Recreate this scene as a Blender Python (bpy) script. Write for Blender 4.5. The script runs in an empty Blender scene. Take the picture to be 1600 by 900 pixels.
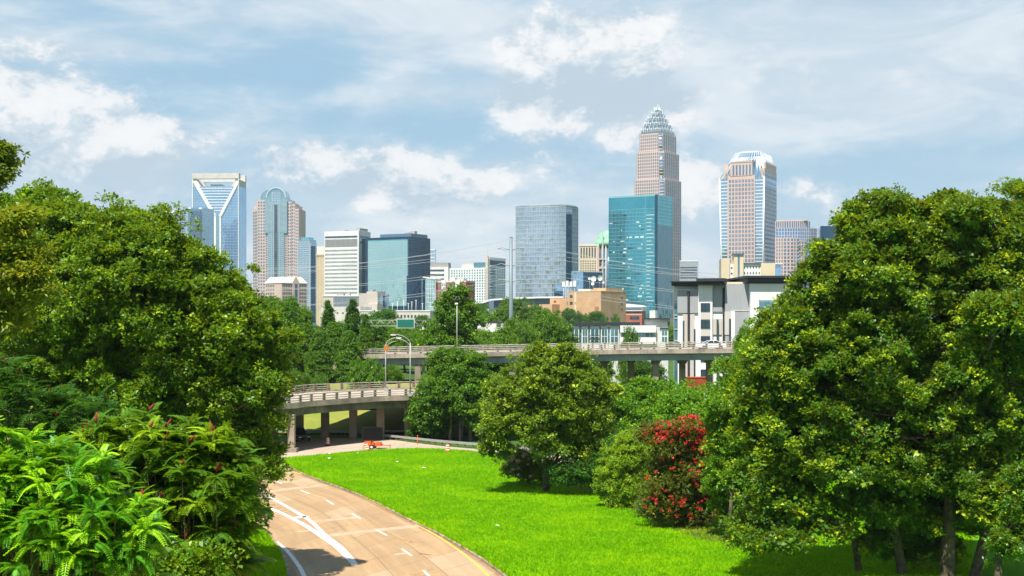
import bpy, math, random
import numpy as np
from math import radians as R, sin, cos, tan, pi, sqrt
from mathutils import Vector, Matrix
random.seed(7)
SC = bpy.context.scene
COL = SC.collection

# ------------------------------------------------------------------ camera
F, H, HY = 2000.0, 17.0, 495.0          # focal length in photo pixels, eye height, horizon row
cam_d = bpy.data.cameras.new('camera'); cam = bpy.data.objects.new('camera', cam_d); COL.objects.link(cam)
cam.location = (0, 0, H); cam.rotation_euler = (R(90), 0, 0)
cam_d.sensor_width = 36; cam_d.lens = 36*F/1600; cam_d.shift_y = (HY-450)/1600
cam_d.clip_start = 0.5; cam_d.clip_end = 30000
SC.camera = cam

# ------------------------------------------------------------------ light
SUN_AZ, SUN_EL = 203.0, 63.0            # azimuth clockwise from +Y (view direction)
sd = Vector((sin(R(SUN_AZ))*cos(R(SUN_EL)), cos(R(SUN_AZ))*cos(R(SUN_EL)), sin(R(SUN_EL))))
sl = bpy.data.lights.new('sun', 'SUN'); so = bpy.data.objects.new('sun', sl); COL.objects.link(so)
sl.energy = 5.0; sl.angle = R(0.6); sl.color = (1.0, 0.955, 0.87)
so.rotation_euler = sd.to_track_quat('Z', 'Y').to_euler(); so.location = (-60, -60, 200)

class NT:
    """small helper for node trees"""
    def __init__(s, tree): s.t = tree; s.n = tree.nodes; s.l = tree.links
    def new(s, typ, **kw):
        n = s.n.new(typ)
        for k, v in kw.items(): setattr(n, k, v)
        return n
    def put(s, node, i, v):
        if v is None: return
        if isinstance(v, bpy.types.NodeSocket): s.l.new(v, node.inputs[i])
        else: node.inputs[i].default_value = v
    def m(s, op, a, b=None, c=None, clamp=False):
        n = s.new('ShaderNodeMath', operation=op, use_clamp=clamp)
        s.put(n, 0, a); s.put(n, 1, b); s.put(n, 2, c); return n.outputs[0]
    def vm(s, op, a, b=None):
        n = s.new('ShaderNodeVectorMath', operation=op); s.put(n, 0, a); s.put(n, 1, b); return n.outputs[0]
    def comb(s, x, y, z):
        n = s.new('ShaderNodeCombineXYZ'); s.put(n, 0, x); s.put(n, 1, y); s.put(n, 2, z); return n.outputs[0]
    def sep(s, v):
        n = s.new('ShaderNodeSeparateXYZ'); s.l.new(v, n.inputs[0]); return n.outputs
    def noise(s, v, scale=1.0, detail=4.0, rough=0.5, dist=0.0):
        n = s.new('ShaderNodeTexNoise'); s.put(n, 'Vector', v); s.put(n, 'Scale', scale)
        s.put(n, 'Detail', detail); s.put(n, 'Roughness', rough); s.put(n, 'Distortion', dist); return n.outputs[0]
    def mix(s, f, a, b):
        n = s.new('ShaderNodeMix', data_type='RGBA'); s.put(n, 0, f)
        s.put(n, 6, a if not isinstance(a, tuple) else tuple(a)[:3]+(1,)); s.put(n, 7, b if not isinstance(b, tuple) else tuple(b)[:3]+(1,))
        return n.outputs[2]
    def ss(s, x, a, b):                 # smoothstep
        n = s.new('ShaderNodeMapRange', interpolation_type='SMOOTHSTEP'); s.put(n, 0, x); s.put(n, 1, a); s.put(n, 2, b); return n.outputs[0]
    def ramp(s, x, stops):
        n = s.new('ShaderNodeValToRGB'); s.put(n, 0, x); e = n.color_ramp.elements
        while len(e) < len(stops): e.new(0.5)
        for k, (p, c) in enumerate(stops): e[k].position = p; e[k].color = tuple(c)[:3]+(1,)
        return n.outputs[0]

W = bpy.data.worlds.new("World"); SC.world = W; W.use_nodes = True
n = NT(W.node_tree); W.node_tree.nodes.clear()
sky = n.new('ShaderNodeTexSky', sky_type='NISHITA'); sky.sun_disc = False
sky.sun_elevation = R(SUN_EL); sky.sun_rotation = R(SUN_AZ); sky.air_density = 1.0; sky.dust_density = 1.2; sky.ozone_density = 1.6
g = n.sep(n.new('ShaderNodeTexCoord').outputs['Generated'])
az = n.m('ARCTAN2', g[0], g[1]); el = n.m('ARCSINE', g[2])
def A(px): return math.atan((px-800)/F)
def E(py): return math.atan((HY-py)/F)
def fbm(ox, oy, sx, sy, det, rough, seed, dist=0.0):
    return n.noise(n.comb(n.m('MULTIPLY', n.m('ADD', az, ox), sx), n.m('MULTIPLY', n.m('ADD', el, oy), sy), seed), 1.0, det, rough, dist)
def blobs(lst):                         # soft ellipses in azimuth and elevation
    out = None
    for (px, py, rx, ry, wgt) in lst:
        dx = n.m('DIVIDE', n.m('SUBTRACT', az, A(px)), rx/F); dy = n.m('DIVIDE', n.m('SUBTRACT', el, E(py)), ry/F)
        d = n.m('ADD', n.m('MULTIPLY', dx, dx), n.m('MULTIPLY', dy, dy))
        v = n.m('MULTIPLY', n.m('POWER', 2.718, n.m('MULTIPLY', d, -1.0)), wgt)
        out = v if out is None else n.m('ADD', out, v)
    return out
# thin veils of high cloud
v1 = fbm(0.0, 0.0, 5.0, 15.0, 7, 0.58, 3.1, 0.4)
vb = blobs([(330, 20, 260, 55, .9), (760, 40, 200, 70, .8), (120, 95, 190, 26, .8), (1250, 110, 420, 110, 1.0), (700, 150, 150, 30, .5), (1330, 40, 400, 60, .5),
            (420, 110, 130, 40, -.75), (540, 70, 110, 40, -.5), (650, 205, 150, 30, -.6), (1330, 270, 170, 35, -.55), (90, 30, 90, 30, -.6), (820, 235, 120, 35, -.5), (1080, 225, 80, 25, -.4)])
v2 = fbm(0.3, 0.1, 9.0, 26.0, 8, 0.62, 8.4, 0.5)
veil = n.ss(n.m('ADD', n.m('ADD', n.m('MULTIPLY', v1, 1.3), n.m('MULTIPLY', v2, 0.8)), n.m('MULTIPLY', vb, 0.36)), 0.80, 1.42)
# cumulus: the field and the same field nearer the sun give lit tops and grey bases
cb = [(40, 190, 110, 62, .85), (150, 250, 130, 60, .9), (230, 250, 60, 50, .6), (330, 225, 150, 36, .25), (470, 265, 110, 55, .55), (590, 255, 70, 48, .6), (650, 290, 100, 40, .85),
      (850, 140, 80, 75, .75), (960, 120, 140, 90, .95), (900, 50, 130, 45, .5), (60, 95, 150, 20, .45), (1200, 120, 60, 30, .3), (1090, 300, 45, 45, .8), (1070, 330, 50, 60, .5), (740, 320, 160, 60, .3), (1240, 300, 50, 22, .5), (1400, 330, 160, 45, .35), (970, 240, 50, 30, .4)]
def cum(ox, oy):
    a = fbm(ox, oy, 14.0, 21.0, 12, 0.66, 1.7, 0.1); return n.m('MULTIPLY', n.m('SUBTRACT', a, 0.5), 3.3)
cf = cum(0, 0); cfs = cum(0.008, -0.016)
bb = blobs(cb)
dens = n.m('ADD', bb, n.m('MULTIPLY', cf, n.m('ADD', 0.60, n.m('MULTIPLY', bb, 0.35))))
back = n.ss(n.m('MULTIPLY', g[1], -1.0), -0.75, 0.1)     # the rest of the sky: scattered cumulus
dens = n.m('ADD', dens, n.m('MULTIPLY', back, 0.18))
cmask = n.m('MULTIPLY', n.m('ADD', n.m('MULTIPLY', n.ss(dens, 0.12, 0.70), 1.3), n.m('MULTIPLY', n.ss(dens, 0.42, 0.58), 0.7)), 0.5)
big = n.m('SUBTRACT', fbm(0.5, 0.2, 7.0, 10.0, 5, .55, 5.5), .5)
light = n.m('ADD', n.m('ADD', 0.42, n.m('MULTIPLY', n.m('SUBTRACT', cf, cfs), 1.3)), n.m('MULTIPLY', big, 1.1))
und = blobs([(190, 285, 150, 26, .6), (60, 250, 90, 20, .35), (960, 150, 110, 40, 1.0), (900, 110, 50, 50, .25), (560, 300, 150, 20, .3), (700, 30, 110, 30, .2), (1280, 10, 220, 30, .5)])
light = n.m('SUBTRACT', light, und)
ccol = n.ramp(n.m('ADD', light, 0.0, clamp=True), [(0.0, (5.4, 6.6, 7.6)), (0.34, (7.2, 8.0, 8.6)), (0.60, (9.4, 9.5, 9.6)), (1.0, (10.0, 10.0, 9.9))])
# colour ramps clamp at 1: keep the ramp normalised and scale after it
rn = ccol.node
for e_ in rn.color_ramp.elements: e_.color = tuple(c/10 for c in e_.color[:3])+(1,)
sc_ = n.vm('SCALE', ccol); sc_.node.inputs[3].default_value = 10.0; ccol = sc_
base = n.mix(0.82, sky.outputs[0], (3.9, 6.3, 8.2))
up = n.ss(el, 0.28, 0.75)
base = n.mix(up, base, (1.7, 3.2, 5.6))
hz = n.ss(el, 0.17, 0.0)
base = n.mix(n.m('MULTIPLY', hz, 0.55), base, (7.0, 8.1, 8.8))
c1 = n.mix(n.m('MULTIPLY', n.m('MULTIPLY', veil, 0.88), n.m('SUBTRACT', 1.0, n.m('MULTIPLY', up, .85))), base, n.mix(n.ss(v2, 0.36, 0.64), (6.4, 7.5, 8.4), (8.3, 8.9, 9.3)))
c1 = n.mix(n.m('MULTIPLY', und, 0.70, clamp=True), c1, (5.2, 6.5, 7.6))
c2 = n.mix(n.m('MULTIPLY', n.m('MULTIPLY', cmask, 0.92), n.m('SUBTRACT', 1.0, n.m('MULTIPLY', up, .7))), c1, ccol)
bg = n.new('ShaderNodeBackground'); n.l.new(c2, bg.inputs[0]); bg.inputs[1].default_value = 0.0575
n.l.new(bg.outputs[0], n.new('ShaderNodeOutputWorld').inputs[0])

SC.view_settings.view_transform = 'Standard'; SC.view_settings.look = 'None'
HAZE = 0.00006
SC.view_settings.exposure = 0.80; SC.view_settings.gamma = 1.0; SC.view_settings.use_curve_mapping = False
SC.cycles.max_bounces = 6; SC.cycles.diffuse_bounces = 3; SC.cycles.glossy_bounces = 3; SC.cycles.transmission_bounces = 4; SC.cycles.transparent_max_bounces = 8; SC.cycles.volume_bounces = 0

# ------------------------------------------------------------------ helpers
def P(px, py, d): return ((px-800)/F*d, d, H+(HY-py)/F*d)
def G(px, py, z=0.0):
    d = (H-z)*F/(py-HY); return ((px-800)/F*d, d)

def tag(o, label=None, cat=None, group=None, kind=None):
    if label: o['label'] = label
    if cat: o['category'] = cat
    if group: o['group'] = group
    if kind: o['kind'] = kind
    return o
def empty(name, loc=(0, 0, 0), rz=0.0, label=None, cat=None, group=None):
    o = bpy.data.objects.new(name, None); COL.objects.link(o); o.location = loc; o.rotation_euler = (0, 0, rz)
    o.empty_display_size = 0.5
    return tag(o, label, cat, group)
def copy_tree(o, parent=None):
    c = o.copy(); COL.objects.link(c)
    if parent: c.parent = parent
    for ch in KIDS.get(o.name, []): 
        k = copy_tree(ch, c)
    return c
KIDS = {}
def link(name, me, mat, parent=None):
    if mat: me.materials.append(mat)
    o = bpy.data.objects.new(name, me); COL.objects.link(o)
    if parent is not None:
        o.parent = parent; KIDS.setdefault(parent.name, []).append(o)
    return o

class MB:
    def __init__(s): s.v = []; s.f = []; s.sm = []
    def poly(s, pts, sm=False):
        b = len(s.v); s.v += [tuple(p) for p in pts]; s.f.append(tuple(range(b, b+len(pts)))); s.sm.append(sm)
    def box(s, x0, x1, y0, y1, z0, z1):
        b = len(s.v)
        s.v += [(x0, y0, z0), (x1, y0, z0), (x1, y1, z0), (x0, y1, z0), (x0, y0, z1), (x1, y0, z1), (x1, y1, z1), (x0, y1, z1)]
        for q in ((0, 3, 2, 1), (4, 5, 6, 7), (0, 1, 5, 4), (1, 2, 6, 5), (2, 3, 7, 6), (3, 0, 4, 7)): s.f.append(tuple(b+i for i in q)); s.sm.append(False)
        return s
    def hexa(s, bot, top):              # four bottom, four top corners
        b = len(s.v); s.v += [tuple(p) for p in bot]+[tuple(p) for p in top]
        for q in ((0, 3, 2, 1), (4, 5, 6, 7), (0, 1, 5, 4), (1, 2, 6, 5), (2, 3, 7, 6), (3, 0, 4, 7)): s.f.append(tuple(b+i for i in q)); s.sm.append(False)
        return s
    def prism(s, pts, z0, z1, top=None):
        k = len(pts); b = len(s.v); top = top or pts
        s.v += [(p[0], p[1], z0) for p in pts]+[(p[0], p[1], z1) for p in top]
        s.f.append(tuple(b+i for i in range(k))[::-1]); s.f.append(tuple(b+k+i for i in range(k))); s.sm += [False, False]
        for i in range(k):
            j = (i+1) % k; s.f.append((b+i, b+j, b+k+j, b+k+i)); s.sm.append(False)
        return s
    def prism_y(s, pts, y0, y1):         # pts (x,z), extruded along y
        k = len(pts); b = len(s.v)
        s.v += [(p[0], y0, p[1]) for p in pts]+[(p[0], y1, p[1]) for p in pts]
        s.f.append(tuple(b+i for i in range(k))); s.f.append(tuple(b+k+i for i in range(k))[::-1]); s.sm += [False, False]
        for i in range(k):
            j = (i+1) % k; s.f.append((b+j, b+i, b+k+i, b+k+j)); s.sm.append(False)
        return s
    def tube(s, pts, rad, seg=8, caps=True):
        pts = [Vector(p) for p in pts]
        if not isinstance(rad, (list, tuple)): rad = [rad]*len(pts)
        b = len(s.v); N = len(pts)
        for i, p in enumerate(pts):
            t = (pts[min(i+1, N-1)]-pts[max(i-1, 0)])
            t = t.normalized() if t.length > 1e-9 else Vector((0, 0, 1))
            a = t.cross(Vector((0, 0, 1)) if abs(t.z) < 0.9 else Vector((1, 0, 0))).normalized(); c = t.cross(a)
            for k in range(seg):
                w = 2*pi*k/seg; s.v.append(tuple(p+(a*cos(w)+c*sin(w))*rad[i]))
        for i in range(N-1):
            for k in range(seg):
                k2 = (k+1) % seg; s.f.append((b+i*seg+k, b+i*seg+k2, b+(i+1)*seg+k2, b+(i+1)*seg+k)); s.sm.append(True)
        if caps:
            s.f.append(tuple(b+k for k in range(seg))[::-1]); s.f.append(tuple(b+(N-1)*seg+k for k in range(seg))); s.sm += [False, False]
        return s
    def lathe(s, prof, cx=0, cy=0, seg=16, z=0):     # prof (r, z)
        b = len(s.v); N = len(prof)
        for (r, h) in prof:
            for k in range(seg): w = 2*pi*k/seg; s.v.append((cx+r*cos(w), cy+r*sin(w), z+h))
        for i in range(N-1):
            for k in range(seg):
                k2 = (k+1) % seg; s.f.append((b+i*seg+k, b+i*seg+k2, b+(i+1)*seg+k2, b+(i+1)*seg+k)); s.sm.append(True)
        s.f.append(tuple(b+k for k in range(seg))[::-1]); s.f.append(tuple(b+(N-1)*seg+k for k in range(seg))); s.sm += [False, False]
        return s
    def build(s, name, mat, parent=None, bevel=0.0):
        me = bpy.data.meshes.new(name); me.from_pydata(s.v, [], s.f); me.update()
        me.polygons.foreach_set('use_smooth', s.sm)
        if bevel:
            import bmesh
            bm = bmesh.new(); bm.from_mesh(me); bmesh.ops.bevel(bm, geom=[e for e in bm.edges if e.calc_face_angle(0) > 0.6], offset=bevel, segments=1, affect='EDGES'); bm.to_mesh(me); bm.free()
        return link(name, me, mat, parent)
def box(name, mat, parent, *a): return MB().box(*a).build(name, mat, parent)

def np_mesh(name, verts, nper, mat, parent=None, attrs=None, faces=None):
    """verts (n*nper,3): every nper verts are one polygon; attrs dict of per-face floats"""
    me = bpy.data.meshes.new(name); nv = len(verts); nf = nv//nper
    me.vertices.add(nv); me.vertices.foreach_set('co', verts.astype(np.float32).ravel())
    me.loops.add(nv); me.loops.foreach_set('vertex_index', np.arange(nv, dtype=np.int32))
    me.polygons.add(nf); me.polygons.foreach_set('loop_start', np.arange(0, nv, nper, dtype=np.int32))
    try: me.polygons.foreach_set('loop_total', np.full(nf, nper, dtype=np.int32))
    except Exception: pass
    for k, a in (attrs or {}).items():
        at = me.attributes.new(k, 'FLOAT', 'FACE'); at.data.foreach_set('value', a.astype(np.float32))
    me.update(calc_edges=True)
    return link(name, me, mat, parent)

# ------------------------------------------------------------------ materials
MATS = {}
def new_mat(name):
    m = bpy.data.materials.new(name); m.use_nodes = True; t = NT(m.node_tree)
    bs = m.node_tree.nodes['Principled BSDF']; MATS[name] = m; return m, t, bs
def setc(t, bs, c):
    if isinstance(c, tuple): bs.inputs['Base Color'].default_value = c[:3]+(1,)
    else: t.l.new(c, bs.inputs['Base Color'])
def plain(name, c, rough=0.6, metal=0.0, var=0.12, scale=0.6, spec=0.4, bump=0.0, streak=0.0):
    if name in MATS: return MATS[name]
    m, t, bs = new_mat(name)
    co = t.new('ShaderNodeTexCoord').outputs['Object']
    nz = t.noise(co, scale, 6, 0.6)
    lo = tuple(max(0, x*(1-var*1.6)) for x in c); hi = tuple(min(1, x*(1+var)) for x in c)
    col = t.ramp(nz, [(0.3, lo), (0.7, hi)])
    if streak:
        sx = t.sep(co); st = t.noise(t.comb(t.m('MULTIPLY', sx[0], 2.5), t.m('MULTIPLY', sx[1], 2.5), t.m('MULTIPLY', sx[2], 0.15)), 1.0, 4, 0.6)
        col = t.mix(t.m('MULTIPLY', t.ss(st, 0.5, 0.75), streak), col, tuple(x*0.35 for x in c))
    setc(t, bs, col); bs.inputs['Roughness'].default_value = rough; bs.inputs['Metallic'].default_value = metal
    bs.inputs['Specular IOR Level'].default_value = spec
    if bump:
        b = t.new('ShaderNodeBump'); b.inputs['Strength'].default_value = bump; t.l.new(t.noise(co, scale*12, 5, 0.6), b.inputs['Height']); t.l.new(b.outputs[0], bs.inputs['Normal'])
    return m
def glass(name, c, c2=None, pane=(1.5, 1.5, 3.9), metal=0.75, rough=0.07, wav=0.02, var=0.5, off=(0, 0, 0)):
    """mirror glass of a curtain wall: each pane tilted and tinted a little differently"""
    if name in MATS: return MATS[name]
    m, t, bs = new_mat(name); c2 = c2 or tuple(x*0.55 for x in c)
    co = t.new('ShaderNodeTexCoord').outputs['Object']
    co = t.vm('ADD', co, off)
    sn = t.vm('SNAP', co, pane); wn = t.new('ShaderNodeTexWhiteNoise', noise_dimensions='3D'); t.l.new(sn, wn.inputs[0])
    big = t.noise(co, 0.03, 3, 0.5)
    f = t.m('ADD', t.m('MULTIPLY', wn.outputs[0], var), t.m('MULTIPLY', t.ss(big, 0.35, 0.65), 1-var))
    setc(t, bs, t.mix(f, c, c2)); bs.inputs['Roughness'].default_value = rough; bs.inputs['Metallic'].default_value = metal
    # tilt of the panes
    geo = t.new('ShaderNodeNewGeometry').outputs['Normal']
    tilt = t.vm('SUBTRACT', wn.outputs[1], (0.5, 0.5, 0.5)); s_ = t.vm('SCALE', tilt); s_.node.inputs[3].default_value = wav*2
    w2 = t.new('ShaderNodeTexNoise'); w2.inputs['Scale'].default_value = 0.12; t.l.new(co, w2.inputs['Vector'])
    s2 = t.vm('SCALE', t.vm('SUBTRACT', w2.outputs[1], (0.5, 0.5, 0.5))); s2.node.inputs[3].default_value = wav*3
    nn = t.vm('NORMALIZE', t.vm('ADD', geo, t.vm('ADD', s_, s2))); t.l.new(nn, bs.inputs['Normal'])
    return m
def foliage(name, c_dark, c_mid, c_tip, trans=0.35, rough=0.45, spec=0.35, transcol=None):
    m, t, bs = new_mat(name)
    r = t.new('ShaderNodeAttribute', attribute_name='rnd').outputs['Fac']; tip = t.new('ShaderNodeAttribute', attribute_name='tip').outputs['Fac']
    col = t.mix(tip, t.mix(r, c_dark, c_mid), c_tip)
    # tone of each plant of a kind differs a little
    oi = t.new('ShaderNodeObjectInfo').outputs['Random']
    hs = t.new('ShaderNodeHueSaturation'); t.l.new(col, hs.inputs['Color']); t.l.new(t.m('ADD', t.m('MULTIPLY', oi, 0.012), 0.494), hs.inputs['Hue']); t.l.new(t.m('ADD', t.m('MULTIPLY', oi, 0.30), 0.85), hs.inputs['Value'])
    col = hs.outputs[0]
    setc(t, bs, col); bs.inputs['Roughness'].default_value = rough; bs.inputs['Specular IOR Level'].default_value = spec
    tr = t.new('ShaderNodeBsdfTranslucent'); t.l.new(t.mix(0.5, col, transcol or tuple(min(1, x*1.5) for x in c_tip)), tr.inputs[0])
    mx = t.new('ShaderNodeMixShader'); mx.inputs[0].default_value = trans
    t.l.new(bs.outputs[0], mx.inputs[1]); t.l.new(tr.outputs[0], mx.inputs[2]); t.l.new(mx.outputs[0], t.n['Material Output'].inputs[0])
    return m
# ================================================================== ground, roads
def catmull(pts, n=10):
    pts = [np.array(p, float) for p in pts]; out = []
    q = [2*pts[0]-pts[1]]+pts+[2*pts[-1]-pts[-2]]
    for i in range(1, len(q)-2):
        a, b, c, d = q[i-1:i+3]
        for k in range(n):
            t = k/n; out.append(0.5*((2*b)+(c-a)*t+(2*a-5*b+4*c-d)*t*t+(3*b-a-3*c+d)*t**3))
    out.append(pts[-1]); return np.array(out)
def resample(c, n):
    c = np.array(c); s = np.r_[0, np.cumsum(np.linalg.norm(np.diff(c[:, :2], axis=0), axis=1))]
    t = np.linspace(0, s[-1], n); return np.stack([np.interp(t, s, c[:, k]) for k in range(c.shape[1])], 1), t
def sstep(x, a, b):
    t = np.clip((x-a)/(b-a), 0, 1); return t*t*(3-2*t)
def terrain(x, y):
    """ground height: flat lowland, a bank behind the low bridge, a rise on the left under the photographer"""
    x = np.asarray(x, float); y = np.asarray(y, float)
    z = 6.1*sstep(y, 187, 205)*(1-sstep(x, -11.5, -3))*(1-sstep(y, 330, 420))
    z = z+8.2*(1-sstep(y, 26, 62))*(1-sstep(x, -17-0*y, -8.5))
    return z
def grass_mat(name, a, b, c, dirt=(.16, .11, .05), dirty=0.1):
    m, t, bs = new_mat(name)
    co = t.new('ShaderNodeTexCoord').outputs['Object']
    n1 = t.noise(co, 0.11, 5, 0.6); n2 = t.noise(co, 1.4, 5, 0.7); n3 = t.noise(co, 9.0, 3, 0.7)
    col = t.mix(t.ss(n1, 0.35, 0.65), a, b); col = t.mix(t.m('MULTIPLY', t.ss(n2, 0.45, 0.7), 0.55), col, c)
    col = t.mix(t.m('MULTIPLY', t.ss(n3, 0.5, 0.8), 0.4), col, tuple(x*.5 for x in a))
    col = t.mix(t.m('MULTIPLY', t.ss(t.noise(co, 0.35, 4, 0.6), 0.66, 0.75), dirty), col, dirt)
    setc(t, bs, col); bs.inputs['Roughness'].default_value = 0.9; bs.inputs['Specular IOR Level'].default_value = 0.1
    b_ = t.new('ShaderNodeBump'); b_.inputs['Strength'].default_value = 0.6; b_.inputs['Distance'].default_value = 0.08; t.l.new(n3, b_.inputs['Height']); t.l.new(b_.outputs[0], bs.inputs['Normal'])
    return m
M_far = grass_mat('rough_grass', (.035, .085, .015), (.06, .12, .02), (.10, .12, .03), dirty=0.7)
M_lawn = grass_mat('lawn_grass', (.08, .26, .001), (.12, .33, .001), (.17, .35, .002))
M_dry = grass_mat('dry_grass', (.16, .22, .03), (.30, .25, .07), (.12, .20, .02), dirty=0.6)
# one ground sheet out to the horizon, finer near the camera
xs = np.unique(np.r_[-9000, -4000, -2000, -1000, -500, np.arange(-300, 301, 6), 500, 1000, 2000, 4000, 9000, np.arange(-60, 10, 1.5)])
ys = np.unique(np.r_[-600, -200, -60, np.arange(-30, 440, 3.0), 500, 700, 1000, 2000, 4000, 9000, 14000])
gx, gy = np.meshgrid(xs, ys); gz = terrain(gx, gy)
me = bpy.data.meshes.new('ground'); nx = len(xs)
fs = [(j*nx+i, j*nx+i+1, (j+1)*nx+i+1, (j+1)*nx+i) for j in range(len(ys)-1) for i in range(nx-1)]
me.from_pydata(np.stack([gx.ravel(), gy.ravel(), gz.ravel()], 1).tolist(), [], fs); me.polygons.foreach_set('use_smooth', [True]*len(fs)); me.update()
tag(link('ground', me, M_far), kind='structure')

kerbR = catmull([(-70, 196), (-50, 178), (-37.5, 164)]+[G(*p) for p in [(420, 718), (480, 745), (560, 775), (640, 815), (700, 845), (790, 905)]]+[(4.2, 60), (5.5, 38), (5, 10), (1, -25)], 12)
kerbL = catmull([(-78, 160), (-56, 142), (-38, 126)]+[G(*p) for p in [(389, 821), (431, 847.6), (453, 897.6)]]+[(-10.2, 60), (-8.4, 38), (-8.7, 10), (-12, -25)], 12)
def ribbon(name, a, b, z, mat, na=140, across=8, kind='structure', thick=0):
    A_, t = resample(a, na); B_, _ = resample(b, na)
    vs = []; uv = []
    for i in range(na):
        for k in range(across+1):
            p = A_[i]*(1-k/across)+B_[i]*(k/across); vs.append((p[0], p[1], z)); uv.append((k/across*np.linalg.norm(A_[i]-B_[i]), t[i]))
    me = bpy.data.meshes.new(name); w = across+1
    me.from_pydata(vs, [], [(i*w+k, i*w+k+1, (i+1)*w+k+1, (i+1)*w+k) for i in range(na-1) for k in range(across)])
    ul = me.uv_layers.new(name='UVMap'); li = np.empty(len(me.loops), dtype=np.int32); me.loops.foreach_get('vertex_index', li)
    ul.data.foreach_set('uv', np.array(uv, dtype=np.float32)[li].ravel())
    if me.polygons and me.polygons[0].normal.z < 0: me.flip_normals()
    me.update(); return tag(link(name, me, mat), kind=kind)
def concrete_road(name, base, slab=4.6, lanes=(4.4, 8.9), u_of=None, patches=0.28):
    m, t, bs = new_mat(name)
    uv = t.sep(t.new('ShaderNodeUVMap', uv_map='UVMap').outputs[0]); co = t.new('ShaderNodeTexCoord').outputs['Object']
    n1 = t.noise(t.comb(t.m('MULTIPLY', uv[0], 0.5), t.m('MULTIPLY', uv[1], 0.07), 0.0), 1.0, 6, 0.65)
    n2 = t.noise(co, 3.5, 6, 0.7); n3 = t.noise(co, 0.22, 5, 0.6)
    col = t.mix(t.ss(n1, 0.32, 0.7), tuple(x*.80 for x in base), tuple(min(1, x*1.12) for x in base))
    col = t.mix(t.m('MULTIPLY', t.ss(n2, 0.45, 0.8), 0.35), col, tuple(x*.6 for x in base))
    col = t.mix(t.m('MULTIPLY', t.ss(n3, 0.5, 0.7), 0.35), col, (base[0]*1.05, base[1]*.88, base[2]*.72))
    # slabs cast at different times
    cell = t.comb(t.m('FLOOR', t.m('DIVIDE', uv[0], 4.4)), t.m('FLOOR', t.m('DIVIDE', uv[1], slab)), 0.0)
    wn = t.new('ShaderNodeTexWhiteNoise', noise_dimensions='3D'); t.l.new(cell, wn.inputs[0])
    col = t.mix(t.m('MULTIPLY', t.ss(wn.outputs[0], 0.86, 0.9), patches), col, (.47, .36, .26))
    col = t.mix(t.m('MULTIPLY', t.ss(wn.outputs[0], 0.2, 0.0), 0.3), col, tuple(x*.72 for x in base))
    fr = t.m('FRACT', t.m('DIVIDE', uv[1], slab)); j = t.m('LESS_THAN', fr, 0.012)
    for q in lanes: j = t.m('MAXIMUM', j, t.m('LESS_THAN', t.m('ABSOLUTE', t.m('SUBTRACT', uv[0], q)), 0.035))
    col = t.mix(t.m('MULTIPLY', j, 0.65), col, (.07, .05, .035))
    edge = t.m('MULTIPLY', t.ss(uv[0], .75, .15), t.ss(n2, .3, .6)); col = t.mix(t.m('MULTIPLY', edge, .75), col, (.17, .085, .035))
    tyre = t.m('MULTIPLY', t.ss(t.m('ABSOLUTE', t.m('SUBTRACT', t.m('FRACT', t.m('DIVIDE', t.m('SUBTRACT', uv[0], 1.3), 2.2)), .5)), .22, .05), t.ss(n1, .35, .65)); col = t.mix(t.m('MULTIPLY', tyre, .16), col, (.12, .08, .05))
    # cracks
    vo = t.new('ShaderNodeTexVoronoi', feature='DISTANCE_TO_EDGE'); vo.inputs['Scale'].default_value = 0.22
    w_ = t.vm('ADD', co, t.vm('MULTIPLY', t.comb(n2, n3, 0.0), (1.6, 1.6, 0))); t.l.new(w_, vo.inputs['Vector'])
    cr = t.m('MULTIPLY', t.m('LESS_THAN', vo.outputs['Distance'], 0.006), t.ss(n3, 0.5, 0.6)); col = t.mix(t.m('MULTIPLY', cr, 0.6), col, (.08, .06, .04))
    setc(t, bs, col); bs.inputs['Roughness'].default_value = 0.85; bs.inputs['Specular IOR Level'].default_value = 0.25
    return m
M_road = concrete_road('tan_concrete', (.385, .255, .135))
M_road2 = concrete_road('grey_concrete_pavement', (.42, .34, .26), slab=6, lanes=())
ribbon('road', kerbR, kerbL, 0.022, M_road, 220, 10)
xn = catmull([(-90, 140)]+[G(*p) for p in [(330, 726), (420, 718), (500, 711), (560, 705.5), (640, 701), (700, 703), (750, 707), (850, 722), (960, 736)]], 10)
xf = catmull([(-90, 176)]+[G(*p) for p in [(300, 681), (400, 681), (480, 682), (560, 682), (610, 687), (680, 696), (760, 703), (850, 711), (960, 722)]], 10)
ribbon('cross_road', xn, xf, 0.014, M_road2, 160, 6)
M_kerb = plain('kerb_concrete', (.33, .25, .17), .9, var=.35, scale=1.2)
def kerb(a, side, name):
    P_, t = resample(a, 260); d = np.gradient(P_, axis=0); nrm = np.stack([-d[:, 1], d[:, 0]], 1); nrm /= np.linalg.norm(nrm, axis=1)[:, None]
    mb = MB()
    for i in range(len(P_)-1):
        q0, q1 = P_[i], P_[i+1]; o0, o1 = nrm[i]*side*.22, nrm[i+1]*side*.22
        mb.hexa([(q0[0], q0[1], -.1), (q1[0], q1[1], -.1), (q1[0]+o1[0], q1[1]+o1[1], -.1), (q0[0]+o0[0], q0[1]+o0[1], -.1)],
                [(q0[0], q0[1], .15), (q1[0], q1[1], .15), (q1[0]+o1[0], q1[1]+o1[1], .15), (q0[0]+o0[0], q0[1]+o0[1], .15)])
    return tag(mb.build(name, M_kerb), kind='structure')
tipi = int(np.argmin(np.linalg.norm(kerbR-np.array(G(420, 718)), axis=1)))
kerb(kerbR[tipi:], 1, 'kerb'); kerb(kerbL, -1, 'kerb')

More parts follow.
